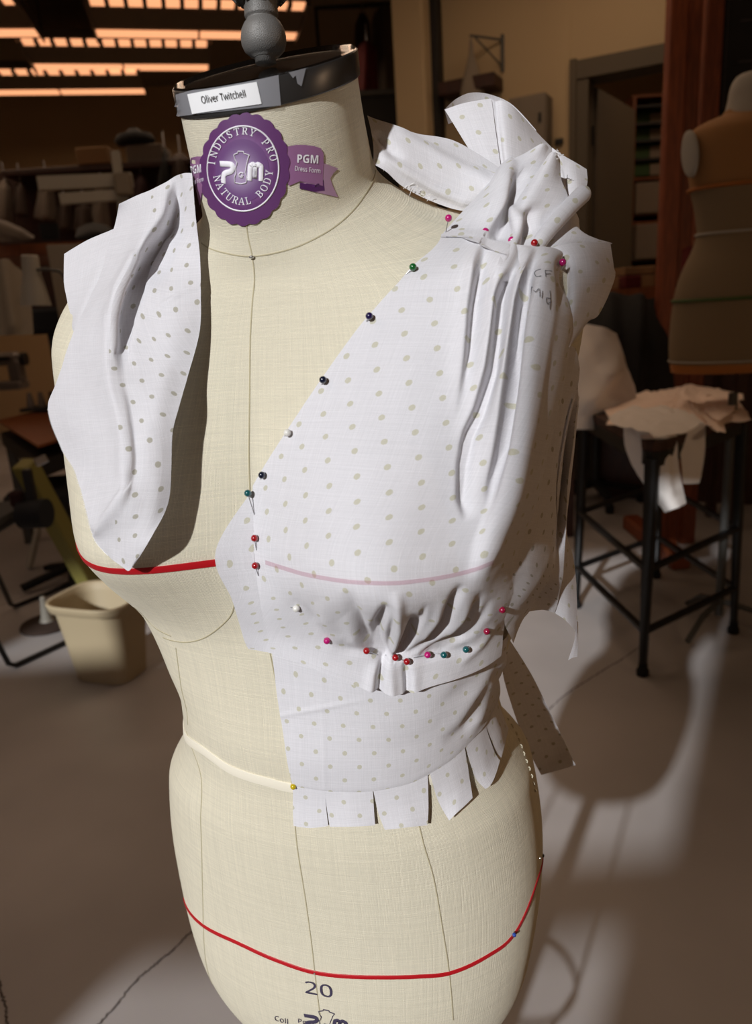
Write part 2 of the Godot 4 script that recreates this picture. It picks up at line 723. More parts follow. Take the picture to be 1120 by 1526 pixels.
func set_materials() -> void:
	var ln := weave(1024, 160, 0.4, 0.7, 5)
	var m := mat("linen", Color(0.955, 0.925, 0.83), 0.9)
	m.albedo_texture = ln[0]
	m.heightmap_enabled = true
	m.heightmap_texture = ln[1]
	m.heightmap_scale = 0.045
	m.rim_enabled = true
	m.rim = 0.25
	m.uv1_scale = Vector3(1.15, 1.15, 1)
	var cw := weave(1024, 200, 0.45, 0.8, 9, 0.6)
	var c := mat("cotton", Color(0.97, 0.965, 0.985), 0.85)
	c.albedo_texture = cw[0]
	c.heightmap_enabled = true
	c.heightmap_texture = cw[1]
	c.heightmap_scale = 0.02
	c.rim_enabled = true
	c.rim = 0.2
	c.uv1_scale = Vector3(9, 9, 1)
	c.backlight_enabled = true
	c.backlight = Color(0.36, 0.36, 0.37)
	var d: StandardMaterial3D = c.duplicate()
	d.resource_name = "dotted_cotton"
	d.detail_enabled = true
	d.detail_uv_layer = BaseMaterial3D.DETAIL_UV_2
	d.detail_blend_mode = BaseMaterial3D.BLEND_MODE_MIX
	d.detail_albedo = dots(512, 0.125, Color(0.77, 0.755, 0.665), 3)
	M["dotted"] = d
	var db: StandardMaterial3D = d.duplicate()
	db.resource_name = "dotted_cotton_reverse"
	db.detail_albedo = dots(512, 0.13, Color(0.66, 0.64, 0.57), 4)
	M["dotted_back"] = db
	mat("seam", Color(0.70, 0.66, 0.54), 0.95)
	mat("stitch_thread", Color(0.80, 0.77, 0.68), 0.95)
	mat("thread", Color(0.95, 0.94, 0.93), 0.9)
	var rt := mat("red_tape", Color(0.72, 0.05, 0.10), 0.45)
	rt.rim_enabled = true
	rt.rim = 0.4
	mat("twill_tape", Color(0.93, 0.90, 0.82), 0.9)
	mat("steel", Color(0.75, 0.75, 0.76), 0.28, 1.0)
	mat("dark_metal", Color(0.20, 0.20, 0.21), 0.38, 0.9)
	var iron := mat("iron", Color(0.47, 0.46, 0.445), 0.55, 0.35)
	iron.heightmap_enabled = true
	iron.heightmap_texture = noise_tex(0.25, Color.BLACK, Color.WHITE, 21, 256, 2)
	iron.heightmap_scale = 0.04
	iron.uv1_triplanar = true
	iron.uv1_scale = Vector3(20, 20, 20)
	mat("cap_band", Color(0.25, 0.245, 0.24), 0.32, 0.5)
	var pl := mat("cap_gloss", Color(0.05, 0.047, 0.045), 0.12)
	pl.clearcoat_enabled = true
	pl.clearcoat = 0.6
	pl.clearcoat_roughness = 0.08
	var pk := mat("show_through_tint", Color(0.80, 0.45, 0.58, 0.24), 0.9)
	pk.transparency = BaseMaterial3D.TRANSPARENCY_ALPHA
	mat("black", Color(0.035, 0.034, 0.033), 0.5)
	mat("matt_black", Color(0.02, 0.02, 0.022), 0.9)
	mat("paper", Color(0.93, 0.93, 0.93), 0.7)
	mat("ink", Color(0.06, 0.06, 0.07), 0.8)
	mat("print_ink", Color(0.24, 0.21, 0.30), 0.85)
	mat("pencil", Color(0.36, 0.36, 0.38), 0.8)
	mat("purple", Color(0.31, 0.12, 0.36), 0.5)
	mat("purple_light", Color(0.52, 0.40, 0.62), 0.5)
	var pt := mat("print_tint", Color.WHITE, 0.5)
	pt.vertex_color_use_as_albedo = true
	mat("mauve_light", Color(0.66, 0.52, 0.63), 0.5)
	mat("mauve", Color(0.58, 0.40, 0.56), 0.5)
	mat("white_print", Color(0.95, 0.94, 0.96), 0.6)
	var tape := mat("clear_tape", Color(0.72, 0.72, 0.74, 0.45), 0.3)
	tape.transparency = BaseMaterial3D.TRANSPARENCY_ALPHA
	var film := mat("clear_plastic", Color(0.9, 0.9, 0.9, 0.16), 0.08)
	film.transparency = BaseMaterial3D.TRANSPARENCY_ALPHA
	for p in [["pearl_magenta", Color(.72, .06, .42)], ["pearl_red", Color(.62, .03, .07)], ["pearl_crimson", Color(.55, .03, .2)], ["pearl_green", Color(.03, .36, .14)], ["pearl_teal", Color(.02, .33, .34)], ["pearl_navy", Color(.02, .06, .16)], ["pearl_indigo", Color(.10, .05, .26)], ["pearl_white", Color(.9, .89, .86)], ["pearl_yellow", Color(.78, .68, .06)], ["pearl_blue", Color(.08, .25, .62)], ["pearl_black", Color(.04, .03, .04)]]:
		var pm := mat(p[0], p[1], 0.3)
		pm.clearcoat_enabled = true
		pm.clearcoat = 0.8
		pm.clearcoat_roughness = 0.12
	# the room
	var fl := mat("concrete", Color(1, 1, 1), 0.42)
	fl.albedo_texture = noise_tex(0.006, Color(0.62, 0.60, 0.59), Color(0.71, 0.69, 0.68), 31)
	fl.uv1_triplanar = true
	fl.uv1_world_triplanar = true
	fl.uv1_scale = Vector3(.35, .35, .35)
	mat("crack", Color(0.30, 0.27, 0.255), 0.9)
	mat("wall_paint", Color(0.74, 0.66, 0.52), 0.9)
	mat("wall_dark", Color(0.72, 0.60, 0.45), 0.9)
	mat("ceiling_paint", Color(0.46, 0.40, 0.32), 0.95)
	mat("door_frame", Color(0.34, 0.30, 0.23), 0.6)
	mat("door_leaf", Color(0.36, 0.32, 0.26), 0.6)
	wood("easel_wood", Color(0.40, 0.18, 0.08), Color(0.54, 0.27, 0.13), 41)
	wood("bench_wood", Color(0.42, 0.22, 0.09), Color(0.55, 0.31, 0.14), 42)
	wood("dark_wood", Color(0.17, 0.08, 0.045), Color(0.26, 0.13, 0.07), 43)
	var bb := mat("slate", Color(0.10, 0.085, 0.09), 0.85)
	bb.albedo_texture = noise_tex(0.01, Color(0.7, 0.7, 0.7), Color(1, 1, 1), 44)
	bb.uv1_triplanar = true
	mat("chalk", Color(0.30, 0.28, 0.29), 0.95)
	mat("grey_cream", Color(0.50, 0.46, 0.40), 0.8)
	mat("white_metal", Color(0.62, 0.60, 0.55), 0.5)
	mat("grey_metal", Color(0.30, 0.30, 0.29), 0.5, 0.3)
	mat("dark_plastic", Color(0.075, 0.07, 0.07), 0.55)
	mat("machine_grey", Color(0.42, 0.38, 0.35), 0.5)
	mat("bin_beige", Color(0.68, 0.62, 0.50), 0.6)
	mat("beam_green", Color(0.52, 0.49, 0.24), 0.6)
	mat("green_bin", Color(0.12, 0.28, 0.05), 0.55)
	mat("label_card", Color(0.52, 0.47, 0.42), 0.8)
	mat("form_tan", Color(0.56, 0.40, 0.23), 0.9)
	mat("form_cream", Color(0.47, 0.40, 0.30), 0.9)
	mat("form_white", Color(0.62, 0.60, 0.56), 0.9)
	mat("orange_tape", Color(0.58, 0.33, 0.08), 0.7)
	mat("green_tape", Color(0.22, 0.30, 0.10), 0.7)
	mat("base_wood", Color(0.60, 0.36, 0.10), 0.6)
	mat("pattern_paper", Color(0.95, 0.87, 0.81), 0.9)
	mat("muslin", Color(0.90, 0.88, 0.86), 0.9)
	mat("red_cloth", Color(0.32, 0.03, 0.03), 0.9)
	mat("dark_red", Color(0.16, 0.03, 0.04), 0.9)
	mat("brown_cloth", Color(0.20, 0.14, 0.10), 0.9)
	mat("pale_cloth", Color(0.40, 0.36, 0.32), 0.9)
	mat("blue_black", Color(0.05, 0.06, 0.09), 0.8)
	mat("cardboard", Color(0.50, 0.38, 0.25), 0.9)
	mat("teal_thing", Color(0.03, 0.14, 0.14), 0.7)
	var tb := mat("tube_glow", Color(1, 0.95, 0.9), 0.5)
	tb.emission_enabled = true
	tb.emission = Color(1.0, 0.68, 0.48)
	tb.emission_energy_multiplier = 1.1
	var bu := mat("bulb_glow", Color(1, 0.95, 0.9), 0.5)
	bu.emission_enabled = true
	bu.emission = Color(1.0, 0.78, 0.56)
	bu.emission_energy_multiplier = 1.5
	mat("fixture", Color(0.34, 0.30, 0.26), 0.5)
	mat("louver", Color(0.75, 0.62, 0.5), 0.5)

# ------------------------------------------------------------------ the form on its stand
func level_line(lv: float, t0: float, t1: float, n := 24) -> Array:
	var out := []
	for k in n:
		out.append(Vector2(lerpf(t0, t1, float(k) / (n - 1)), lv))
	return out

func build_form() -> void:
	var f := thing("dress_form", "large cream linen dress form on an iron stand, draped with white dotted cotton", "dress form", Vector3(BODY_AT.x, 0, BODY_AT.z))
	var o := -f.position
	var cap_lv := 0.519
	part("torso", body_grid(LO, cap_lv + .002, 200, 260), M.linen, f, o)
	# the neck cap: a dark band and a plate under clear film
	var v := PackedVector3Array()
	var prof := [[cap_lv, .0010], [cap_lv + .001, .0022], [.530, .0024], [HI - .001, .0024], [HI, .0014]]
	for p in prof:
		for i in 97:
			v.append(lifted(TAU * i / 96.0, p[0], p[1]))
	var band_m := smooth_mesh(v, flip(grid_idx(97, prof.size())))
	part("neck_cap", band_m, M.cap_band, f, o)
	v = PackedVector3Array()
	var top_c := Vector3.ZERO
	for i in 96:
		top_c += skin(TAU * i / 96.0, HI) / 96.0
	for r in [1.0, .985, .97, .6, .0]:
		for i in 97:
			var p := lifted(TAU * i / 96.0, HI, .0014)
			v.append(top_c.lerp(p, r) + Vector3(0, (.0012 if r == .985 else -.002 if r < .98 else 0.0), 0))
	part("cap_plate", smooth_mesh(v, flip(grid_idx(97, 5))), M.cap_gloss, f, o)
	# seams
	for s in [
		[[376, 384], [374, 480], [372, 570], [371, 690], [374, 800], [392, 930], [415, 1040], [432, 1150], [440, 1235], [455, 1340], [469, 1450], [478, 1520]],
		[[300, 362], [330, 376], [376, 382], [430, 372], [480, 350], [520, 320], [545, 288], [559, 254]],
		[[366, 330], [370, 355], [376, 382]],
		[[623, 1225], [632, 1262], [646, 1310], [660, 1390], [669, 1450], [675, 1520]],
		[[243, 950], [258, 955], [280, 957], [305, 950], [330, 932], [346, 912], [352, 880]],
		[[200, 905], [225, 930], [255, 948]],
		[[278, 1090], [300, 1160], [300, 1250], [303, 1380], [318, 1465]],
		[[262, 965], [268, 1010], [280, 1080]]]:
		part("seam", band(finds(s), .00045, .0004, 90), M.seam, f, o)
	part("side_stitching", stitches([[755, 1070], [768, 1092], [776, 1112], [784, 1135], [792, 1158], [797, 1180]], 11), M.stitch_thread, f, o)
	# post, knob and the wire skirt below
	var kb := top_c + Vector3(0, .004, -.004)
	var tilt := Basis(Vector3(0, 0, 1), 0.0)
	var kp := []
	for q in [[0, -.001], [.0085, -.001], [.0085, .0045], [.0125, .0060], [.0163, .0100], [.0181, .0155], [.0184, .0215], [.0172, .0280], [.0148, .0330], [.0124, .0362], [.0120, .0375], [.0134, .0385], [.0136, .0400], [.0134, .0500], [.0150, .0520], [.0190, .0540], [.0225, .0580], [.0240, .0640], [.0230, .072], [.019, .082], [.013, .09], [.008, .10], [0, .103]]:
		kp.append(Vector2(q[0] * .9, q[1] * .76))
	var knob := part("knob", lathe(kp, 48), M.iron, f, kb + o)
	var st := SurfaceTool.new()
	st.begin(Mesh.PRIMITIVE_TRIANGLES)
	for k in 20:
		var a := TAU * k / 20
		var p := []
		for q in 7:
			var y := lerpf(.053, .083, q / 6.0) * .76
			var rr: float = [.0175, .0215, .0235, .0238, .0228, .0208, .0185][q]
			p.append(Vector3(cos(a) * rr * .9, y, sin(a) * rr * .9))
		add_tube(st, p, .0026, 6)
	part("knob_flute", finish(st), M.iron, knob)
	var pole := lathe([Vector2(.012, .03), Vector2(.012, .60)], 20)
	part("stand_pole", pole, M.iron, f)
	for k in 4:
		var a := TAU * k / 4 + .35
		part("cage_wire", tube([Vector3(cos(a) * .095, .57, sin(a) * .095), Vector3(cos(a) * .10, .35, sin(a) * .10), Vector3(cos(a) * .10, .262, sin(a) * .10), Vector3(cos(a) * .03, .12, sin(a) * .03)], .0035, 6), M.iron, f)
	for r in [[.10, .262]]:
		var ring := []
		for k in 41:
			ring.append(Vector3(cos(TAU * k / 40) * r[0], r[1], sin(TAU * k / 40) * r[0]))
		part("cage_ring", tube(ring, .004, 6), M.iron, f)
	for k in 4:
		var a := TAU * k / 4 + .5
		part("stand_foot", tube([Vector3(0, .10, 0), Vector3(cos(a) * .14, .08, sin(a) * .14), Vector3(cos(a) * .26, .03, sin(a) * .26)], .011, 10), M.iron, f)
	build_marks(f, o)
	# style tapes pinned round the form
	single("bust_tape", band(level_line(.170, 3.55, 0.75, 40), .0027, .0009, 220), M.red_tape, "red satin style tape around the bust, running under the cotton", "tape")
	single("hip_tape", band(finds([[273, 1340], [300, 1377], [350, 1403], [410, 1430], [469, 1449], [560, 1456], [620, 1455], [669, 1450], [725, 1425], [765, 1393], [800, 1312], [809, 1275]]), .0018, .0009, 220), M.red_tape, "narrow red style tape curving around the hips", "tape")
	var wl := finds([[275, 1088], [300, 1116], [345, 1147], [400, 1165], [437, 1174]])
	single("waist_tape", band([wl[0] + Vector2(.5, .0), wl[0], wl[1], wl[2], wl[3], wl[4], wl[4] + Vector2(-.6, -.002), wl[4] + Vector2(-1.3, 0.0)], .0043, .0012, 160), M.twill_tape, "cream twill tape tied around the waist of the form", "tape")

func stitches(pts: Array, n: int) -> ArrayMesh:
	var st := SurfaceTool.new()
	st.begin(Mesh.PRIMITIVE_TRIANGLES)
	var g := spline(finds(pts), n * 2)
	for k in n:
		add_tube(st, [lifted(g[2 * k].x, g[2 * k].y, .0004), lifted((g[2 * k].x + g[2 * k + 1].x) * .5, (g[2 * k].y + g[2 * k + 1].y) * .5, .0012), lifted(g[2 * k + 1].x, g[2 * k + 1].y, .0004)], .0006, 6)
	return finish(st)

# printing on the skin: an outline of places in the reference view, laid on the surface they belong to
func patch(pts: Array, centre: Vector2, rings: int, lift: float, shade := []) -> ArrayMesh:
	var v := PackedVector3Array()
	var cols := PackedColorArray()
	var n := pts.size()
	for r in rings + 1:
		var f := float(r) / rings
		for k in n + 1:
			var q: Vector2 = centre.lerp(pts[k % n], f)
			v.append(on(q.x, q.y, lift))
			if shade.size():
				cols.append((shade[0] as Color).lerp(shade[1], smoothstep(shade[2], shade[3], f)))
	var m := smooth_mesh(v, grid_idx(n + 1, rings + 1))
	if shade.size():
		var ar := m.surface_get_arrays(0)
		ar[Mesh.ARRAY_COLOR] = cols
		m = ArrayMesh.new()
		m.add_surface_from_arrays(Mesh.PRIMITIVE_TRIANGLES, ar)
	return m

func quad_patch(a: Vector2, b: Vector2, c: Vector2, d: Vector2, nu: int, nv: int, lift: float) -> ArrayMesh:
	var v := PackedVector3Array()
	for j in nv:
		for i in nu:
			var q := a.lerp(b, float(i) / (nu - 1)).lerp(d.lerp(c, float(i) / (nu - 1)), float(j) / (nv - 1))
			v.append(on(q.x, q.y, lift))
	return smooth_mesh(v, grid_idx(nu, nv))

# letters laid on the skin; place(x, y) carries a letter's own coordinates (cap height 1) to the reference view
func letters(text: String, place: Callable, lift: float, bold := false, serif := false, centred := true) -> ArrayMesh:
	var fnt := SystemFont.new()
	fnt.font_names = PackedStringArray(["Droid Serif" if serif else "Droid Sans"])
	fnt.font_weight = 700 if bold else 400
	var tm := TextMesh.new()
	tm.font = fnt
	tm.font_size = 100
	tm.pixel_size = 0.01 / 0.714
	tm.depth = 0.0
	tm.curve_step = 3.0
	tm.text = text
	tm.horizontal_alignment = HORIZONTAL_ALIGNMENT_CENTER if centred else HORIZONTAL_ALIGNMENT_LEFT
	tm.vertical_alignment = VERTICAL_ALIGNMENT_BOTTOM
	var ar := tm.get_mesh_arrays()
	var v: PackedVector3Array = ar[Mesh.ARRAY_VERTEX]
	var idx := PackedInt32Array(range(v.size()))
	if ar[Mesh.ARRAY_INDEX] != null:
		idx = ar[Mesh.ARRAY_INDEX]
	var out := PackedVector3Array()
	for p in v:
		var q: Vector2 = place.call(p.x, p.y)
		out.append(on(q.x, q.y, lift))
	return smooth_mesh(out, idx)

func affine(o: Vector2, u: Vector2, w: Vector2) -> Callable:
	return func(x: float, y: float) -> Vector2: return o + u * x + w * y

func stroke(pts: Array, half_px: float, lift: float, n := 40, smooth := true) -> ArrayMesh:
	var g := finds(pts)
	if not smooth:
		var d := []
		for k in g.size() - 1:
			for q in 6:
				d.append((g[k] as Vector2).lerp(g[k + 1], q / 6.0))
		d.append(g[-1])
		g = d
	return band(g, half_px * .0005, lift, n)

func v2(list: Array, s := 1.0, o := Vector2.ZERO) -> Array:
	var out := []
	for p in list:
		out.append(o + Vector2(p[0], p[1]) * s)
	return out

func build_marks(f: Node3D, o: Vector3) -> void:
	var c := Vector2(365, 252)
	# ribbon ends behind the seal
	var rb := part("ribbon_print", patch(v2([[425, 219], [440, 216], [455, 216], [468, 218], [477, 221], [481, 229], [481, 245], [480, 262], [480, 277], [463, 273], [446, 270], [430, 277], [425, 262], [424, 240]]), Vector2(452, 245), 6, .0008), M.mauve, f, o)
	part("ribbon_tail", patch(v2([[481, 243], [492, 247], [503, 251], [496, 258], [491, 266], [496, 280], [503, 294], [486, 290], [468, 286], [446, 281], [446, 272], [463, 274], [480, 277], [481, 260]]), Vector2(480, 272), 5, .0006), M.mauve_light, rb)
	part("ribbon_fold", patch(v2([[446, 272], [463, 274], [480, 278], [481, 268], [483, 284], [468, 286], [446, 281]]), Vector2(464, 279), 3, .0007), M.purple, rb)
	part("lettering", letters("PGM", affine(Vector2(457, 247), Vector2(10.6, .5), Vector2(.4, -12)), .0012, true), M.white_print, rb)
	part("lettering", letters("Dress Form", affine(Vector2(457, 258.5), Vector2(5.3, .6), Vector2(.2, -7)), .0012), M.white_print, rb)
	var rl := part("ribbon_print", patch(v2([[286, 235], [294, 233], [303, 233], [306, 250], [306, 268], [309, 285], [302, 287], [301, 297], [296, 304], [289, 310], [288, 290], [284, 273], [287, 268], [286, 250]]), Vector2(297, 262), 5, .0008), M.mauve, f, o)
	part("lettering", letters("PGM", affine(Vector2(294, 262), Vector2(5.5, -1.2), Vector2(-.5, -12)), .0012, true), M.white_print, rl)
	part("lettering", letters("Dress Form", affine(Vector2(295, 275), Vector2(3.0, -1.0), Vector2(-.3, -6.5)), .0012), M.white_print, rl)
	# the scalloped seal
	var edge := []
	for k in 240:
		var a := TAU * k / 240
		var s := absf(sin(a * 11.0))
		edge.append(c + Vector2(cos(a) * (63.5 + 3.0 * s) + 2.0 * sin(a), -sin(a) * (81.0 + 3.5 * s)))
	var seal := part("seal", patch(edge, c, 10, .0012, [Color(.23, .105, .27), Color(.125, .036, .145), .45, .75]), M.print_tint, f, o)
	var inner := []
	for k in 60:
		var a := TAU * k / 60
		inner.append(c + Vector2(-3, 2) + Vector2(cos(a) * 39.0, -sin(a) * 47.0))
	part("glow_print", patch(inner, c + Vector2(-8, 4), 12, .0014, [Color(.46, .36, .52), Color(.155, .065, .20), .0, .9]), M.print_tint, seal)
	var ring := []
	for k in 81:
		var a := TAU * k / 80
		ring.append([c.x - 2 + cos(a) * 52.0, c.y - 1 - sin(a) * 63.0])
	part("ring_line", stroke(ring, 1.0, .0016, 160), M.white_print, seal)
	var arc := func(text: String, a0: float, a1: float, inside: bool) -> void:
		var n := text.length()
		for k in n:
			if text[k] == " ":
				continue
			var a := deg_to_rad(lerpf(a0, a1, float(k) / (n - 1)))
			var out := Vector2(cos(a) * 42.0, -sin(a) * 52.0)
			var nrm := Vector2(cos(a) / 42.0, -sin(a) / 52.0).normalized()
			var tang := Vector2(-nrm.y, nrm.x)
			if not inside:
				nrm = -nrm
				tang = -tang
			var place := affine(c + Vector2(-2, -1) + out - nrm * 5.0, tang * 9.6, nrm * 10.5)
			part("lettering", letters(text[k], place, .0017, false, true), M.white_print, seal)
	arc.call("INDUSTRY PRO", 171, 17, true)
	arc.call("NATURAL BODY", 197, 352, false)
	# the maker's mark in its middle: P, a little dress form with a G, M
	var mk := func(at_: Vector2, s: float, ink: Material, lift: float, host: Node3D, tilt: float, oo: Vector3, sy: float) -> void:
		var pl := func(list: Array) -> Array:
			var out := []
			for p in list:
				var q := Vector2((p[0] - 50.0) * s, (p[1] - 50.0) * s * sy).rotated(tilt)
				out.append([at_.x + q.x, at_.y + q.y])
			return out
		part("logo_stroke", stroke(pl.call([[4, 36], [24, 36], [31, 39], [32, 47], [27, 53], [18, 56], [13, 62], [13, 80]]), 5.2 * s, lift, 40), ink, host, oo)
		part("logo_stroke", stroke(pl.call([[70, 72], [70, 38], [76, 34], [81, 38], [81, 68], [81, 38], [87, 34], [94, 38], [95, 72]]), 4.6 * s, lift, 60, false), ink, host, oo)
		part("logo_stroke", stroke(pl.call([[42, 6], [42, 10], [33, 14], [36, 24], [41, 32], [38, 46], [40, 56], [37, 66], [38, 78], [52, 80], [63, 77], [64, 64], [60, 54], [61, 44], [63, 32], [64, 24], [67, 14], [55, 10], [54, 6], [42, 6]]), .9 * s, lift, 120, false), ink, host, oo)
		part("logo_stroke", stroke(pl.call([[56, 56], [50, 54], [46, 59], [48, 65], [54, 65], [55, 61], [51, 61]]), 1.1 * s, lift, 40, false), ink, host, oo)
	mk.call(Vector2(360, 254), .66, M.white_print, .0019, seal, .04, Vector3.ZERO, .98)
	# name label under clear tape on the cap
	var lab := part("tape_strip", quad_patch(Vector2(268, 141), Vector2(413, 106), Vector2(417, 158), Vector2(272, 173), 40, 10, .0032), M.clear_tape, f, o)
	part("name_label", quad_patch(Vector2(286, 141), Vector2(383, 124), Vector2(390, 156), Vector2(293, 170), 24, 8, .0038), M.paper, lab)
	part("lettering", letters("Oliver Twitchell", affine(Vector2(339, 154), Vector2(6.4, -.95), Vector2(-2.3, -10.2)), .0044), M.ink, lab)
	part("torn_tape", patch(v2([[420, 104], [436, 98], [455, 93], [452, 104], [446, 130], [440, 126], [438, 114], [434, 118], [428, 110]]), Vector2(440, 106), 3, .0034), M.clear_tape, f, o)
	# stamped on the hip
	part("size_print", letters("20", affine(Vector2(476, 1489), Vector2(29, 5.5), Vector2(-1.5, -18)), .0006), M.print_ink, f, o)
	mk.call(Vector2(484, 1524), .70, M.print_ink, .0006, f, .16, o, .62)
	part("size_print", letters("Pgm", affine(Vector2(456, 1528), Vector2(9, 2.0), Vector2(-.5, -6)), .0006), M.print_ink, f, o)
	part("size_print", letters("Coll", affine(Vector2(409, 1522), Vector2(9, 2.6), Vector2(-.4, -7)), .0006, false, false, false), M.print_ink, f, o)

# ------------------------------------------------------------------ lamps and room
func build_lamps() -> void:
	added_fill_lamp()
	# [where on the photograph its left and right ends hang, height]
	var spots := []
	for q in [[[135, 27], [450, 33]], [[40, 82], [312, 84]], [[-60, 124], [213, 122]], [[-250, 26], [45, 26]]]:
		spots.append([at_y(q[0][0], q[0][1], 3.4), at_y(q[1][0], q[1][1], 3.4)])
	for q in [[-3.4, -3.4], [-.2, -2.9], [1.0, -3.7], [-2.6, -.4], [2.75, -4.85]]:  # the last is an unseen fill light, added to brighten the store shelf
		spots.append([Vector3(q[0] - .75, 3.4, q[1] + .2), Vector3(q[0] + .75, 3.4, q[1] - .2)])
	var words := ["long louvred ceiling light nearest the knob of the form", "louvred ceiling light in the middle of the three stepping back", "louvred ceiling light lowest and farthest of the three stepping back", "louvred ceiling light cut off at the top left corner", "louvred ceiling light above the left side of the room, out of the photograph", "louvred ceiling light straight above the dress form", "louvred ceiling light between the form and the door wall", "louvred ceiling light near the small left window", "louvred fill light added out of sight in the store room beyond the door"]
	for k in spots.size():
		var a: Vector3 = spots[k][0]
		var b: Vector3 = spots[k][1]
		var u := (b - a).normalized()
		var w := Vector3.UP.cross(u).normalized()            # toward the viewer
		var L := a.distance_to(b)
		var B := Basis(u, Vector3.UP, -w)
		var t := thing("ceiling_light", words[k], "ceiling light", (a + b) / 2, 0.0, "louvred ceiling lights")
		part("housing", boxes([[Vector3(0, .05, 0), Vector3(L, .02, .80), B], [w * .40 + Vector3(0, .025, 0), Vector3(L, .05, .012), B], [w * -.40 + Vector3(0, .025, 0), Vector3(L, .05, .012), B], [u * (L / 2), Vector3(.012, .07, .80), B], [u * (-L / 2), Vector3(.012, .07, .80), B], [Vector3(0, .02, 0), Vector3(L, .05, .36), B]], .002), M.fixture, t)
		for s in [1.0, -1.0]:
			for h in [-.25, .25]:
				part("tube_panel", box(w * .30 * s + u * (L * h), Vector3(L * .488, .012, .13), .003, B), M.tube_glow, t)
		var bl := []
		for q in 13:
			bl.append([w * -.30 + u * (L * (q / 12.0 - .5) * .98) + Vector3(0, -.005, 0), Vector3(.03, .045, .16), B])
		part("louver", boxes(bl, .002), M.fixture, t)
		for s in [-.4, .4]:
			part("hanger", bar(u * L * s + Vector3(0, .06, 0), u * L * s + Vector3(0, .5, 0), .012, .012), M.fixture, t)
		var al := AreaLight3D.new()
		al.name = "lamp_light"
		al.area_size = Vector2(L, .75)
		al.light_color = Color(1.0, 0.87, 0.74)
		al.light_energy = LAMP_E
		al.shadow_enabled = true
		al.set("area_range", 30.0)
		al.set("area_attenuation", 2.0)
		al.basis = Basis.looking_at(Vector3.DOWN, w)
		al.position = Vector3(0, -.04, 0)
		t.add_child(al)

const LAMP_E := 0.75
const ROOM := [-7.0, 4.4, -9.6, 1.6, 3.9]                   # left, right, back, window wall, ceiling

func added_fill_lamp() -> void:
	# unseen warm fill lamp, added to brighten the form's shaded side
	var t := thing("added_fill_lamp", "added warm fill lamp with a bare bulb, unseen to the right of the viewer", "lamp", Vector3(2.3, 0, -.25))
	part("base", lathe([Vector2(0, 0), Vector2(.14, 0), Vector2(.145, .012), Vector2(.03, .03), Vector2(.012, .05), Vector2(0, .05)], 28), M.iron, t)
	part("pole", lathe([Vector2(.011, .04), Vector2(.011, 1.60), Vector2(.02, 1.61), Vector2(.02, 1.645), Vector2(0, 1.645)], 14), M.iron, t)
	var s := SphereMesh.new()
	s.radius = .07
	s.height = .14
	part("bulb", s, M.bulb_glow, t, Vector3(0, 1.71, 0))
	var l := OmniLight3D.new()
	l.name = "bulb_light"
	l.light_color = Color(1.0, 0.84, 0.68)
	l.light_energy = 0.36
	l.light_size = .06
	l.omni_range = 30.0
	l.omni_attenuation = 2.0
	l.shadow_enabled = true
	l.position = Vector3(0, 1.71, 0)
	t.add_child(l)

func build_room() -> void:
	var x0: float = ROOM[0]
	var x1: float = ROOM[1]
	var z0: float = ROOM[2]
	var z1: float = ROOM[3]
	var h: float = ROOM[4]
	struct("floor", box(Vector3((x0 + x1) / 2, -.05, (z0 + z1) / 2), Vector3(x1 - x0 + .4, .1, z1 - z0 + .4)), M.concrete)
	struct("ceiling", box(Vector3((x0 + x1) / 2, h + .05, (z0 + z1) / 2), Vector3(x1 - x0 + .4, .1, z1 - z0 + .4)), M.ceiling_paint)
	struct("wall_left", box(Vector3(x0 - .1, h / 2, (z0 + z1) / 2), Vector3(.2, h, z1 - z0 + .4)), M.wall_paint)
	struct("wall_right", box(Vector3(x1 + .1, h / 2, (z0 + z1) / 2), Vector3(.2, h, z1 - z0 + .4)), M.wall_paint)
	struct("wall_back", box(Vector3((x0 + x1) / 2, h / 2, z0 - .1), Vector3(x1 - x0 + .4, h, .2)), M.wall_dark)
	# the wall behind the camera, with the tall window that the daylight comes through
	var holes := [Rect2(-2.20, 1.60, 1.15, 1.12), Rect2(-2.20, .95, 1.08, .56), Rect2(-4.15, 2.25, .95, .45)]
	wall_with_holes("wall_window_side", z1, x0 - .2, x1 + .2, 0.0, h, holes)

func wall_with_holes(called: String, z: float, x0: float, x1: float, y0: float, y1: float, holes: Array) -> void:
	var c := CSGCombiner3D.new()
	c.name = called
	c.set_meta("kind", "structure")
	var b := CSGBox3D.new()
	b.name = "panel"
	b.size = Vector3(x1 - x0, y1 - y0, .06)
	b.position = Vector3((x0 + x1) / 2, (y0 + y1) / 2, z + .03)
	b.material = M.wall_paint
	c.add_child(b)
	for h in holes:
		var q := CSGBox3D.new()
		q.name = "opening"
		q.operation = CSGShape3D.OPERATION_SUBTRACTION
		q.size = Vector3(h.size.x, h.size.y, .6)
		q.position = Vector3(h.get_center().x, h.get_center().y, z + .1)
		q.material = M.wall_paint
		c.add_child(q)
	add_child(c)


# ------------------------------------------------------------------ cloth
# A fold is a line on the cloth with a height in millimetres at each place and a width (in the reference view's pixels) on each side.
func fold(pts: Array, hs: Array, wl: float, wr: float) -> Dictionary:
	var p := PackedVector2Array()
	var box_ := Rect2(Vector2(pts[0][0], pts[0][1]), Vector2.ZERO)
	for q in pts:
		p.append(Vector2(q[0], q[1]))
		box_ = box_.expand(p[-1])
	return {"p": p, "h": hs, "wl": wl, "wr": wr, "box": box_.grow(maxf(wl, wr) * 2.4)}

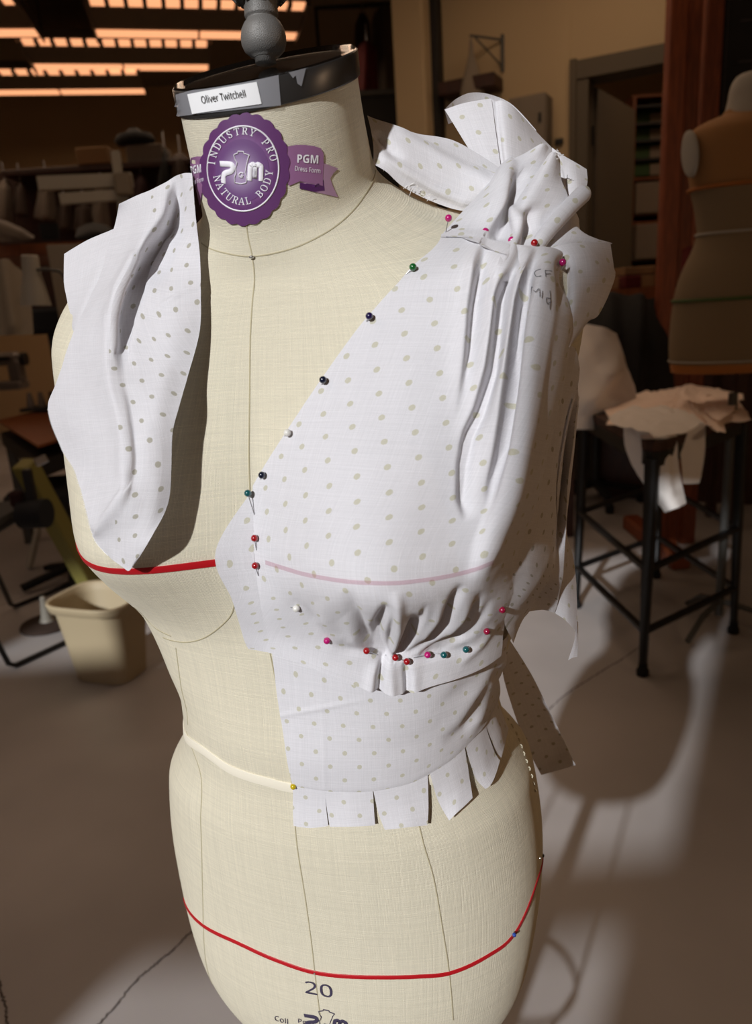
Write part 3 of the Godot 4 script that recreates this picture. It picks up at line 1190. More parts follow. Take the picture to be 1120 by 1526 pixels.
func folded(folds: Array, q: Vector2) -> float:
	var sum := 0.0
	for f in folds:
		var bx: Rect2 = f.box
		if not bx.has_point(q):
			continue
		var p: PackedVector2Array = f.p
		var bd := 1e12
		var bs := 0.0
		var bh := 0.0
		for k in p.size() - 1:
			var d := p[k + 1] - p[k]
			var t := clampf((q - p[k]).dot(d) / d.length_squared(), 0, 1)
			var e := q - p[k] - d * t
			var dd := e.length_squared()
			if dd < bd:
				bd = dd
				bs = d.x * e.y - d.y * e.x
				bh = lerpf(f.h[k], f.h[k + 1], t)
		var w: float = f.wl if bs > 0.0 else f.wr
		sum += bh * exp(-bd / (w * w))
	return sum * 0.001

var crease := FastNoiseLite.new()

# the grid of points as cloth: displaced by its folds, with the weave and the spots laid along its own threads
func cloth_mesh(P: PackedVector3Array, nu: int, nv: int, folds: Array, spot := [], rumple := 0.0, room := PackedFloat32Array()) -> ArrayMesh:
	var N := PackedVector3Array()
	N.resize(P.size())
	var eye := EYE
	for j in nv:
		for i in nu:
			var a := P[j * nu + mini(i + 1, nu - 1)] - P[j * nu + maxi(i - 1, 0)]
			var b := P[mini(j + 1, nv - 1) * nu + i] - P[maxi(j - 1, 0) * nu + i]
			var n := a.cross(b).normalized()
			if n.dot(eye - P[j * nu + i]) < 0.0:
				n = -n
			N[j * nu + i] = n
	# lengths along the threads of the flat cloth
	var uv := PackedVector2Array()
	var uv2 := PackedVector2Array()
	uv.resize(P.size())
	uv2.resize(P.size())
	var i0 := nu * 2 / 5
	var run := 0.0
	var pitch := .0193                                     # how far apart the spots are, and how the thread runs
	var way := -.42
	if spot.size() == 2:
		pitch = spot[0]
		way = spot[1]
	for j in nv:
		if j > 0:
			run += P[j * nu + i0].distance_to(P[(j - 1) * nu + i0])
		var u := 0.0
		for i in range(i0, nu):
			if i > i0:
				u += P[j * nu + i].distance_to(P[j * nu + i - 1])
			uv[j * nu + i] = Vector2(u, run)
		u = 0.0
		for i in range(i0 - 1, -1, -1):
			u -= P[j * nu + i].distance_to(P[j * nu + i + 1])
			uv[j * nu + i] = Vector2(u, run)
	for k in uv.size():
		var m := uv[k]
		uv2[k] = m.rotated(-way) * (0.25 / pitch)
	var Q := PackedVector3Array()
	Q.resize(P.size())
	for k in P.size():
		var q := to_px(P[k])
		var d := folded(folds, Vector2(q.x, q.y))
		if rumple > 0.0:
			d += crease.get_noise_3dv(P[k] * 1000.0) * rumple
		if room.size():
			d = maxf(d, .0012 - room[k])
		Q[k] = P[k] + N[k] * d
	last_cloth = Q
	last_uv = uv
	last_uv2 = uv2
	return smooth_mesh(Q, grid_idx(nu, nv), uv, uv2)

# rows of [x, y, lift in mm] on the skin, as (angle, level, lift)
func on_rows(rows: Array) -> Array:
	var out := []
	for r in rows:
		var line := []
		for c in r:
			var lift: float = c[2] * 0.001
			var want := Vector2(c[0], c[1])
			var q := want
			var g := find(q.x, q.y)
			for it in 7:                                  # lifted off the skin it should still come where it was seen
				var p := to_px(lifted(g.x, g.y, lift))
				q += (want - Vector2(p.x, p.y)) * .8
				g = find(q.x, q.y)
			line.append(Vector3(g.x, g.y, lift))
		out.append(line)
	return out

var space := PackedFloat32Array()                          # how much room the last skin_net left beneath it
func skin_net(rows: Array, nu: int, nv: int) -> PackedVector3Array:
	var g := net(on_rows(rows), nu, nv)
	space.resize(g.size())
	for k in g.size():
		space[k] = g[k].z
		g[k] = lifted(g[k].x, g[k].y, g[k].z)
	return g

# rows of [x, y, lift in mm] before the skin's outline
func off_rows(rows: Array, extra := 0.0) -> Array:
	var out := []
	for r in rows:
		var line := []
		for c in r:
			if c[2] > 0.3 and c[2] < 1.0:
				line.append(at(c[0], c[1], c[2]))             # a depth
			elif c[2] > 0.0 and c[2] < 0.3:
				line.append(on_cloth(c[0], c[1], c[2]))       # just before the bodice front
			else:
				line.append(off(c[0], c[1], c[2] * 0.001 + extra))
		out.append(line)
	return out

func sheet_mesh(rows: Array, nu: int, nv: int, folds: Array, spot := [], rumple := 0.0) -> ArrayMesh:
	return cloth_mesh(net(rows, nu, nv), nu, nv, folds, spot, rumple)

func split_mesh(nu: int, nv: int, a: int, b: int) -> ArrayMesh:   # some columns of the last cloth
	var v := PackedVector3Array()
	var u1 := PackedVector2Array()
	var u2 := PackedVector2Array()
	for j in nv:
		for i in range(a, b + 1):
			v.append(last_cloth[j * nu + i])
			u1.append(last_uv[j * nu + i])
			u2.append(last_uv2[j * nu + i])
	return smooth_mesh(v, grid_idx(b - a + 1, nv), u1, u2)

func build_cloths() -> void:
	crease.seed = 12
	crease.frequency = 0.02
	crease.fractal_octaves = 3
	bodice()
	midriff()
	flap_left()
	shoulder_pieces()
	back_pieces()

func bodice() -> void:
	var t := thing("draped_bodice", "white cotton bodice front with cream spots, pleated at the shoulder and gathered under the bust", "drape", Vector3(BODY_AT.x, 0, BODY_AT.z))
	var rows := [
		[[657, 349, 4], [685, 345, 5], [715, 352, 7], [745, 360, 9], [775, 365, 9], [800, 367, 9], [822, 369, 8], [840, 376, 6]],
		[[607, 404, 3], [645, 401, 4], [680, 400, 6], [712, 402, 8], [745, 405, 9], [778, 405, 11], [818, 405, 16], [843, 420, 6]],
		[[549, 470, 3], [600, 468, 4], [650, 468, 5], [697, 470, 7], [738, 470, 8], [775, 470, 12], [818, 475, 22], [852, 490, 4]],
		[[482, 560, 3], [545, 560, 4], [605, 560, 5], [665, 562, 6], [715, 565, 8], [757, 566, 16], [800, 570, 27], [838, 575, 2]],
		[[427, 642, 3], [500, 642, 4], [570, 645, 4], [635, 648, 5], [695, 650, 7], [742, 652, 16], [784, 655, 27], [818, 660, 2]],
		[[381, 716, 3], [455, 722, 4], [530, 728, 4], [605, 732, 4], [670, 735, 6], [725, 738, 14], [764, 740, 25], [802, 745, 2]],
		[[322, 818, 5], [400, 820, 5], [480, 826, 4], [560, 832, 4], [635, 832, 5], [695, 828, 10], [736, 822, 19], [778, 815, 2]],
		[[346, 895, 7], [420, 895, 7], [495, 902, 10], [565, 908, 13], [632, 905, 12], [682, 897, 11], [722, 887, 10], [766, 868, 3]],
		[[363, 952, 8], [430, 950, 7], [495, 960, 8], [560, 968, 9], [620, 966, 8], [672, 957, 7], [715, 945, 7], [754, 925, 4]],
		[[370, 967, 9], [425, 980, 11], [490, 1007, 12], [548, 1028, 12], [600, 1034, 12], [650, 1021, 12], [700, 1005, 10], [747, 977, 7]]]
	var folds := [
		# tucks falling from the shoulder: each a lip on the left and a shaded valley on its right
		fold([[720, 350], [707, 400], [695, 470], [688, 540], [676, 620]], [1, 5.5, 5, 3.5, 0], 13, 5),
		fold([[720, 372], [713, 400], [705, 450], [700, 520], [690, 590]], [0, -9, -9, -6, 0], 5, 12),
		fold([[765, 366], [750, 400], [735, 446], [728, 507], [722, 550], [708, 610], [694, 640]], [0, 6, 8, 7, 6, 4, 2], 14, 6),
		fold([[776, 366], [756, 410], [744, 446], [738, 507], [732, 550], [713, 612], [698, 645], [690, 690], [689, 740], [697, 775]], [0, -8, -15, -16, -15, -14, -13, -11, -9, 0], 6, 12),
		fold([[792, 368], [776, 410], [766, 450], [758, 507], [752, 560], [742, 620], [730, 680], [716, 740]], [0, 6, 8, 8, 8, 7, 5, 0], 16, 7),
		fold([[803, 366], [786, 410], [775, 454], [768, 507], [762, 561], [755, 612], [747, 665], [735, 712], [726, 765]], [0, -8, -15, -15, -14, -12, -10, -6, 0], 6, 12),
		fold([[818, 372], [805, 420], [796, 480], [785, 560], [774, 640], [760, 720], [742, 800]], [0, 6, 7, 6, 5, 4, 0], 20, 12),
		fold([[822, 420], [819, 470], [803, 560], [788, 645], [768, 735], [738, 815], [712, 870]], [2, 3, 3.5, 4, 4, 3, 0], 16, 9),
		fold([[838, 390], [838, 425], [840, 470]], [-5, -6, 0], 8, 10),
		fold([[640, 470], [612, 560], [590, 660]], [0, .8, 0], 30, 30),
		# the gathers under the bust
		fold([[573, 978], [565, 962], [560, 942], [572, 915], [578, 900]], [-8, -12, -11, -6, 0], 6, 8),
		fold([[586, 978], [590, 960], [594, 935], [592, 900], [590, 880]], [3, 5, 5, 3, 0], 9, 9),
		fold([[594, 976], [603, 960], [614, 938], [622, 915]], [-7, -11, -8, 0], 6, 8),
		fold([[600, 978], [628, 958], [650, 930], [662, 890]], [3, 4, 3, 0], 12, 8),
		fold([[604, 976], [640, 956], [664, 930], [679, 895], [690, 870]], [-4, -8, -9, -6, 0], 6, 8),
		fold([[625, 972], [665, 955], [690, 925], [702, 885]], [2, 3, 3, 0], 11, 8),
		fold([[640, 972], [684, 950], [708, 918], [720, 880]], [-3, -6, -5, 0], 6, 8),
		fold([[563, 976], [548, 955], [536, 930], [524, 905], [515, 880]], [-5, -7, -5, -3, 0], 9, 12),
		fold([[553, 972], [530, 948], [512, 918]], [3, 4, 0], 12, 12),
		fold([[440, 906], [462, 925], [480, 945]], [-2, -3, -2], 14, 14),
		fold([[500, 952], [482, 925], [474, 895]], [2, 3, 0], 14, 14),
		fold([[487, 955], [520, 968], [546, 972], [589, 982], [637, 978], [694, 966]], [-1, -2, -3, -4, -3, -2], 8, 8),
		fold([[598, 974], [612, 950], [628, 925], [636, 900]], [-2, -4, -3, 0], 4, 5),
		fold([[578, 974], [581, 950], [585, 925], [584, 900]], [-2, -3, -2, 0], 4, 4),
		fold([[630, 972], [672, 952], [700, 928], [716, 900]], [-2, -3.5, -3, 0], 4, 6),
		fold([[660, 970], [700, 945], [722, 918], [732, 890]], [-1.5, -3, -3, 0], 5, 7),
		fold([[556, 972], [540, 945], [530, 915]], [-2, -3, 0], 4, 5),
		fold([[690, 985], [715, 962], [735, 935]], [1, 2, 1], 6, 6),
		# box tuck in the hem
		fold([[570, 985], [566, 1005], [564, 1036]], [-4, -6, -6], 4, 5),
		fold([[560, 988], [556, 1005], [552, 1034]], [1.5, 3, 3], 10, 5),
		fold([[582, 990], [582, 1010], [584, 1038]], [2, 3, 4], 9, 9),
		fold([[604, 992], [606, 1010], [607, 1036]], [-3, -5, -5], 4, 4),
		fold([[616, 992], [617, 1010], [617, 1030]], [1, 2, 2], 6, 10)]
	var nu := 190
	var nv := 250
	var o := -t.position
	part("front_panel", cloth_mesh(skin_net(rows, nu, nv), nu, nv, folds, [], 0.0005, space), M.dotted, t, o)
	keep_cloth(last_cloth)
	part("tape_show_through", ribbon_on([[395, 838], [420, 846], [450, 855], [485, 862], [520, 867], [555, 869], [590, 869], [620, 866], [650, 862], [680, 856], [710, 848], [735, 838]], .0016), M.show_through_tint, t, o)  # pale tint laid on the cotton, standing in for the red tape shining through
	for w in [[[805, 401], [799, 403], [796, 407], [799, 412], [806, 411]], [[812, 403], [813, 412]], [[812, 403], [822, 404]], [[813, 408], [820, 408]],
		[[791, 438], [792, 427], [797, 435], [803, 430], [804, 442]], [[808, 434], [807, 444]], [[820, 445], [814, 444], [815, 452], [821, 450]], [[819, 433], [820, 446], [819, 461]]]:
		part("pencil_mark", tube(spline(on_cloth_all(w), 14), .00022, 5), M.pencil, t, o)
	part("pencil_line", tube(spline(on_cloth_all([[664, 353], [690, 354], [706, 356]]), 16), .0002, 5), M.pencil, t, o)
	# cloth carried over the shoulder, above the row of pins
	var sheet := func(called: String, rr: Array, a: int, b: int, fl: Array, extra := 0.0) -> void:
		part(called, cloth_mesh(net(off_rows(rr, extra), a, b), a, b, fl, [], 0.0006), M.dotted, t, o)
	sheet.call("shoulder_extension", [
		[[745, 252, .590], [762, 239, .585], [784, 227, .585], [808, 214, .585], [817, 220, .592]],
		[[712, 290, .572], [738, 270, .566], [762, 260, .568], [785, 256, .574], [804, 258, .577]],
		[[684, 320, .557], [708, 310, .552], [735, 300, .552], [760, 294, .558], [782, 294, .562]],
		[[663, 344, .542], [690, 341, .541], [714, 344, .541], [738, 349, .541], [763, 352, .538]],
		[[656, 354, .0008], [686, 354, .0010], [711, 364, .0015], [735, 374, .0015], [754, 380, .0020]]], 60, 70, [
		fold([[762, 246], [755, 270], [751, 300], [741, 325], [724, 350]], [3, 6, 7, 7, 4], 16, 7),
		fold([[774, 262], [764, 290], [757, 318], [742, 345]], [-4, -8, -8, -5], 8, 10)])
	sheet.call("shoulder_extension", [
		[[818, 229, .577], [823, 226, .571], [829, 229, .573], [834, 238, .583]],
		[[793, 265, .567], [806, 260, .558], [822, 261, .562], [836, 267, .574]],
		[[771, 296, .556], [788, 293, .546], [815, 292, .552], [846, 297, .560]],
		[[759, 320, .549], [774, 322, .538], [800, 322, .546], [830, 324, .552]],
		[[757, 352, .538], [772, 354, .529], [788, 356, .532], [806, 362, .535]],
		[[743, 388, .0025], [757, 390, .0035], [769, 394, .0035], [781, 399, .0020]],
		[[733, 416, .0006], [744, 418, .0008], [757, 420, .0008], [771, 424, .0006]]], 50, 70, [
		fold([[790, 318], [788, 340], [778, 366]], [-5, -8, -5], 7, 8),
		fold([[766, 316], [772, 330], [772, 350], [762, 376]], [4, 5, 4, 2], 8, 8)])
	sheet.call("shoulder_extension", [
		[[848, 318, .573], [853, 316, .576], [858, 318, .580], [862, 326, .586]],
		[[838, 334, .565], [848, 332, .566], [858, 336, .569], [868, 350, .573]],
		[[818, 358, .550], [842, 352, .553], [872, 356, .558], [909, 361, .570]],
		[[812, 374, .541], [832, 366, .540], [868, 363, .544], [909, 364, .563]]], 40, 30, [])
	var roll := spline([at(867, 290, .566), at(851, 306, .560), at(830, 329, .550), at(808, 355, .540), at(792, 380, .534), at(780, 402, .534)], 40)
	var rv := PackedVector3Array()
	for k in 46:
		var i := maxi(k - 6, 0)
		var ax: Vector3 = (roll[mini(i + 1, 39)] - roll[maxi(i - 1, 0)]).normalized()
		var sd := ax.cross(-cz).normalized()
		var fr := sd.cross(ax).normalized()
		var r := lerpf(.0068, .0050, i / 39.0)
		var c: Vector3 = roll[i]
		if k < 6:
			var e := (6 - k) / 6.0 * PI / 2
			c -= ax * r * sin(e)
			r *= cos(e)
		for q in 25:
			var a := TAU * q / 24
			rv.append(c + (sd * cos(a) + fr * sin(a)) * r)
	part("rolled_pleat", smooth_mesh(rv, grid_idx(25, 46), roll_uv(rv, 25, 46, 1.0), roll_uv(rv, 25, 46, 12.0)), M.dotted, t, o)
	sheet.call("shoulder_flap", [
		[[812, 374, .541], [834, 365, .538], [868, 361, .543], [909, 362, .562]],
		[[826, 395, .533], [850, 386, .528], [882, 383, .536], [914, 396, .555]],
		[[835, 422, .520], [856, 416, .517], [886, 414, .526], [915, 416, .545]],
		[[840, 460, .512], [856, 455, .511], [874, 456, .522], [893, 467, .540]],
		[[844, 492, .508], [852, 490, .509], [862, 488, .516], [876, 480, .530]],
		[[847, 518, .504], [849, 516, .505], [852, 512, .509], [857, 505, .518]]], 60, 70, [
		fold([[838, 392], [838, 425], [845, 470]], [-5, -6, 0], 8, 10), fold([[838, 392], [870, 400], [890, 420]], [-2, -2, 0], 12, 12)])

# the bodice front as made, for what is pinned to it or written on it
var last_cloth := PackedVector3Array()
var last_uv := PackedVector2Array()
var last_uv2 := PackedVector2Array()
var kept := PackedVector3Array()
var kept_px := {}
func keep_cloth(v: PackedVector3Array) -> void:
	kept = v
	for k in v.size():
		var q := to_px(v[k])
		var c := Vector2i(int(q.x / 8.0), int(q.y / 8.0))
		if not kept_px.has(c):
			kept_px[c] = []
		kept_px[c].append([q.x, q.y, q.z])

func cloth_depth(px: float, py: float) -> float:            # how far off the cloth is in that direction, or -1
	var c := Vector2i(int(px / 8.0), int(py / 8.0))
	var sum := 0.0
	var wt := 0.0
	for dx in [-1, 0, 1]:
		for dy in [-1, 0, 1]:
			for q in kept_px.get(c + Vector2i(dx, dy), []):
				var d: float = (q[0] - px) * (q[0] - px) + (q[1] - py) * (q[1] - py)
				if d < 20.0:
					var w := exp(-d / 4.0)
					sum += w * q[2]
					wt += w
	return sum / wt if wt > 0.0 else -1.0

func on_cloth(px: float, py: float, lift: float) -> Vector3:
	var d := cloth_depth(px, py)
	return at(px, py, d - lift) if d > 0.0 else off(px, py, lift + .005)

func on_cloth_all(list: Array) -> Array:
	var out := []
	for p in list:
		out.append(on_cloth(p[0], p[1], .0014))
	return out

func ribbon_on(list: Array, half: float) -> ArrayMesh:
	var v := PackedVector3Array()
	var l2 := []
	for p in list:
		l2.append(Vector2(p[0], p[1]))
	var s := spline(l2, 120)
	for k in 120:
		for e in 5:
			v.append(on_cloth(s[k].x, s[k].y + (e - 2) * half / .0005 / 2.0, .0007))
	return smooth_mesh(v, grid_idx(5, 120))

func roll_uv(v: PackedVector3Array, nu: int, nv: int, k: float) -> PackedVector2Array:
	var out := PackedVector2Array()
	for j in nv:
		for i in nu:
			out.append(Vector2(i * .0017, j * .0022) * k)
	return out

func midriff() -> void:
	var t := thing("midriff_panel", "fitted spotted midriff panel below the gathers, its lower edge snipped into tabs", "drape", Vector3(BODY_AT.x, 0, BODY_AT.z))
	var o := -t.position
	var rows := [
		[[404, 965, 2], [470, 985, 2], [540, 1003, 3], [610, 1005, 3], [675, 990, 3], [725, 970, 3], [757, 948, 3]],
		[[413, 1040, 2], [475, 1046, 2.5], [545, 1052, 3], [615, 1050, 3], [678, 1032, 3], [722, 1008, 3], [752, 985, 3]],
		[[424, 1110, 2], [482, 1116, 2.5], [550, 1118, 3], [618, 1112, 3], [676, 1090, 3], [718, 1058, 3], [745, 1020, 3]],
		[[436, 1172, 3], [484, 1180, 3], [552, 1180, 3], [612, 1168, 3], [672, 1134, 3], [712, 1094, 3], [740, 1045, 3]]]
	var folds := [
		fold([[750, 985], [715, 1035], [680, 1075], [640, 1105]], [2, 3, 2, 0], 10, 10),
		fold([[742, 1000], [712, 1050], [690, 1085], [660, 1110]], [-3, -4, -2, 0], 8, 8),
		fold([[735, 1020], [712, 1070], [695, 1100]], [2, 3, 0], 8, 8),
		fold([[730, 985], [690, 1030], [640, 1065]], [-1, -2, 0], 14, 14),
		fold([[410, 1068], [480, 1055], [560, 1040]], [.6, .8, 0], 4, 4),
		fold([[478, 1000], [482, 1090], [484, 1175]], [.3, .4, .4], 3, 3),
		fold([[437, 1176], [484, 1184], [552, 1184], [612, 1172], [672, 1138], [712, 1098]], [-.8, -.8, -.8, -.8, -.8, -.8], 5, 5)]
	var d := [.0165, .785]
	part("panel", cloth_mesh(skin_net(rows, 130, 100), 130, 100, folds, d, 0.0004), M.dotted, t, o)
	# the tabs below the waist seam
	for q in [
		[[[436, 1167, 2], [460, 1171, 2], [483, 1175, 2]], [[436, 1203, 4], [461, 1208, 4], [486, 1208, 4]], [[437, 1231, 5], [462, 1234, 6], [489, 1231, 5]]],
		[[[482, 1174, 2], [518, 1176, 2], [555, 1174, 2]], [[487, 1208, 4], [522, 1210, 5], [557, 1208, 4]], [[491, 1232, 5], [526, 1232, 7], [559, 1230, 5]]],
		[[[555, 1174, 2], [598, 1166, 2], [637, 1150, 2]], [[563, 1210, 4], [602, 1204, 5], [638, 1198, 5]], [[573, 1237, 5], [606, 1233, 7], [637, 1230, 6]]],
		[[[639, 1148, 2], [667, 1133, 2], [692, 1114, 2]], [[652, 1192, 5], [680, 1176, 6], [700, 1163, 5]], [[669, 1223, 9], [682, 1210, 11], [704, 1189, 9]]],
		[[[693, 1112, 2], [709, 1094, 2], [722, 1074, 2]], [[707, 1157, 5], [722, 1142, 6], [735, 1116, 5]], [[723, 1176, 7], [733, 1166, 8], [745, 1133, 7]]],
		[[[722, 1074, 2], [731, 1056, 2], [739, 1036, 2]], [[735, 1112, 4], [744, 1092, 5], [750, 1068, 4]], [[746, 1131, 5], [752, 1108, 5], [757, 1085, 4]]]]:
		part("tab", cloth_mesh(skin_net(q, 24, 24), 24, 24, [], d, 0.0006), M.dotted, t, o)

func flap_left() -> void:
	var t := thing("shoulder_drape", "loose white cotton flap hanging in folds over the bare half of the bust", "drape", Vector3(BODY_AT.x, 0, BODY_AT.z))
	var o := -t.position
	var rows := [
		[[177, 304, .590], [200, 293, .578], [225, 282, .568], [245, 272, .562], [262, 262, .556], [275, 258, .548], [286, 258, .542]],
		[[171, 335, .605], [195, 330, .580], [222, 325, .556], [243, 322, .552], [262, 318, .572], [277, 316, .553], [291, 314, .540]],
		[[150, 400, .605], [178, 392, .576], [201, 385, .550], [223, 382, .574], [246, 380, .582], [270, 378, .555], [297, 376, .545]],
		[[128, 455, .590], [150, 450, .570], [174, 446, .546], [194, 444, .566], [220, 442, .566], [256, 440, .540], [299, 436, .538]],
		[[110, 492, .582], [138, 494, .558], [167, 494, .540], [182, 495, .554], [206, 494, .549], [252, 495, .529], [297, 495, .531]],
		[[84, 569, .598], [124, 566, .558], [163, 562, .526], [187, 560, .526], [212, 560, .522], [247, 560, .519], [279, 563, .521]],
		[[71, 608, .603], [121, 608, .550], [173, 605, .514], [196, 604, .514], [220, 604, .511], [244, 604, .510], [267, 605, .512]],
		[[91, 667, .590], [137, 662, .538], [183, 658, .505], [202, 655, .506], [220, 654, .505], [239, 650, .505], [257, 645, .508]],
		[[112, 704, .561], [148, 702, .529], [185, 700, .502], [203, 700, .503], [221, 699, .502], [238, 698, .503], [255, 700, .507]],
		[[131, 772, .531], [152, 765, .518], [174, 757, .504], [192, 756, .501], [210, 756, .501], [230, 757, .502], [250, 752, .507]],
		[[142, 806, .536], [158, 806, .526], [172, 806, .519], [186, 807, .512], [200, 808, .507], [212, 808, .504], [222, 806, .502]],
		[[163, 831, .531], [169, 836, .528], [176, 841, .525], [183, 846, .523], [190, 851, .521], [195, 848, .518], [201, 841, .516]]]
	var nu := 121
	var nv := 160
	var P := net(off_rows(rows), nu, nv)
	var folds := [
		fold([[177, 330], [166, 380], [160, 430], [158, 480], [161, 540], [166, 575], [176, 610], [184, 655], [186, 705], [184, 732]], [0, 0, .5, 1.5, 2, 2, 2, 2, 2, 0], 12, 5),
		fold([[186, 732], [166, 760], [145, 788]], [3, 3, 2], 6, 10),
		fold([[200, 385], [178, 430], [168, 475], [170, 515]], [3, 4, 4, 2], 10, 7),
		fold([[250, 366], [234, 402], [228, 442], [211, 484], [198, 518]], [5, 7, 8, 7, 3], 5, 16),
		fold([[299, 425], [270, 436], [245, 455], [222, 488]], [1.2, 1.5, 1.5, 0], 2.5, 2.5),
		fold([[120, 560], [140, 620], [160, 690]], [-1, -2, 0], 22, 22),
		fold([[245, 560], [225, 640], [215, 720]], [1.5, 2, 0], 16, 16)]
	var cut := 40
	var whole := cloth_mesh(P, nu, nv, folds, [.0165, -.25], 0.0008)
	var st := SurfaceTool.new()
	st.begin(Mesh.PRIMITIVE_TRIANGLES)
	rng.seed = 31
	for j in range(nv * 6 / 11, nv - 3):
		for q in 2:
			var a := last_cloth[j * nu].lerp(last_cloth[(j + 1) * nu], q * .5)
			var out_ := (last_cloth[j * nu] - last_cloth[j * nu + 4]).normalized()
			add_tube(st, [a, a + out_ * rng.randf_range(.0008, .0022)], .00022, 4)
	part("selvedge", finish(st), M.thread, t, o)
	part("plain_side", split_mesh(nu, nv, 0, cut), M.cotton, t, o)
	part("dotted_side", split_mesh(nu, nv, cut, nu - 1), M.dotted_back, t, o)
	var r2 := [
		[[95, 378, .645], [132, 357, .632], [168, 341, .618], [190, 332, .605]],
		[[96, 430, .628], [122, 424, .612], [150, 418, .600], [178, 412, .592]],
		[[112, 492, .602], [126, 500, .588], [142, 505, .580], [160, 505, .570]],
		[[118, 515, .598], [128, 525, .586], [140, 530, .578], [156, 530, .570]]]
	part("under_layer", cloth_mesh(net(off_rows(r2), 50, 60), 50, 60, [fold([[170, 350], [140, 430], [120, 490]], [0, 3, 3], 12, 12)], [], 0.0008), M.cotton, t, o)

func shoulder_pieces() -> void:
	var t := thing("neck_drape", "folded strip of spotted white cotton with frayed edge, lying behind the neck", "drape", Vector3(BODY_AT.x, 0, BODY_AT.z))
	var o := -t.position
	part("front_fold", sheet_mesh(off_rows([
		[[547, 172, .581], [561, 178, .579], [595, 189, .580], [632, 208, .584], [681, 232, .586], [722, 251, .583], [748, 262, .580]],
		[[552, 192, .576], [572, 204, .573], [602, 217, .574], [640, 236, .578], [684, 255, .580], [720, 268, .577], [740, 276, .574]],
		[[556, 218, .572], [575, 228, .570], [605, 246, .573], [642, 264, .578], [684, 280, .581], [712, 288, .579], [728, 292, .577]],
		[[556, 245, .567], [575, 256, .569], [597, 276, .576], [629, 294, .584], [667, 309, .588], [689, 314, .588], [705, 314, .586]]]), 70, 50, [
		fold([[575, 240], [600, 255], [650, 285], [690, 302]], [2, 3, 3, 2], 6, 10), fold([[565, 205], [585, 225], [600, 240]], [-4, -4, 0], 8, 8), fold([[600, 200], [660, 235], [720, 262]], [1, 2, 1], 8, 8)], [], 0.0006), M.dotted, t, o)
	part("back_fold", sheet_mesh(off_rows([
		[[600, 192, .600], [625, 200, .602], [655, 204, .603], [680, 211, .602], [712, 229, .598], [748, 253, .592]],
		[[600, 200, .590], [628, 212, .592], [658, 224, .592], [690, 238, .592], [720, 252, .590], [748, 264, .588]]]), 50, 12, [], [], 0.0004), M.dotted, t, o)
	part("frayed_edge", frays([[558, 236], [576, 246], [597, 267], [612, 279], [640, 294]], 40), M.thread, t, o)
	var b := thing("standing_leaf", "tall leaf of spotted white cotton standing up behind the pleated shoulder", "drape", Vector3(BODY_AT.x, 0, BODY_AT.z))
	part("left_facet", sheet_mesh(off_rows([
		[[662, 163, .611], [685, 155, .610], [708, 150, .610], [732, 147, .611]],
		[[686, 202, .604], [703, 197, .603], [720, 195, .602], [738, 194, .602]],
		[[713, 246, .598], [724, 246, .597], [734, 248, .596], [746, 250, .596]]]), 36, 36, [], [], 0.0005), M.dotted, b, o)
	part("right_facet", sheet_mesh(off_rows([
		[[732, 149, .612], [748, 150, .609], [763, 158, .612], [779, 174, .622], [797, 194, .635], [822, 220, .650]],
		[[738, 195, .604], [752, 199, .600], [769, 206, .604], [787, 216, .612], [805, 228, .622], [828, 240, .635]],
		[[745, 250, .598], [757, 252, .594], [772, 256, .596], [790, 262, .602], [808, 268, .610], [828, 276, .620]]]), 50, 36, [fold([[738, 150], [742, 200], [748, 246]], [-2, -2, -2], 3, 4)], [], 0.0005), M.dotted, b, o)
	part("rim_facet", sheet_mesh(off_rows([
		[[662, 163, .612], [680, 147, .630], [702, 138, .640], [731, 141, .645], [763, 156, .645], [798, 193, .642]],
		[[668, 185, .622], [690, 175, .636], [712, 170, .645], [736, 172, .648], [768, 184, .648], [803, 212, .646]]]), 50, 12, [], [], 0.0004), M.dotted, b, o)
	part("folded_end", sheet_mesh(off_rows([
		[[822, 220, .622], [836, 230, .616], [856, 241, .616], [874, 252, .620]],
		[[824, 250, .612], [840, 256, .602], [858, 264, .603], [875, 270, .610]],
		[[826, 285, .605], [842, 288, .596], [858, 290, .597], [871, 284, .605]],
		[[832, 318, .600], [844, 318, .592], [856, 316, .592], [864, 306, .600]]]), 30, 36, [fold([[840, 250], [848, 285], [850, 312]], [-3, -5, -3], 10, 10)], [], 0.0006), M.dotted, b, o)
	part("stray_thread", frays([[826, 228], [829, 229], [832, 236]], 8, .572), M.thread, b, o)

func frays(line: Array, n: int, depth := 0.578) -> ArrayMesh:
	rng.seed = 77
	var st := SurfaceTool.new()
	st.begin(Mesh.PRIMITIVE_TRIANGLES)
	var pts := []
	for p in line:
		pts.append(at(p[0], p[1], depth))
	var s := spline(pts, n)
	for k in n:
		var a: Vector3 = s[k]
		var d := Vector3(rng.randf_range(-1, 1), rng.randf_range(-1, .6), rng.randf_range(-.4, .8)).normalized() * rng.randf_range(.002, .006)
		add_tube(st, [a, a + d * .5 + Vector3(0, rng.randf_range(-.001, .001), 0), a + d], .00022, 4)
	return finish(st)

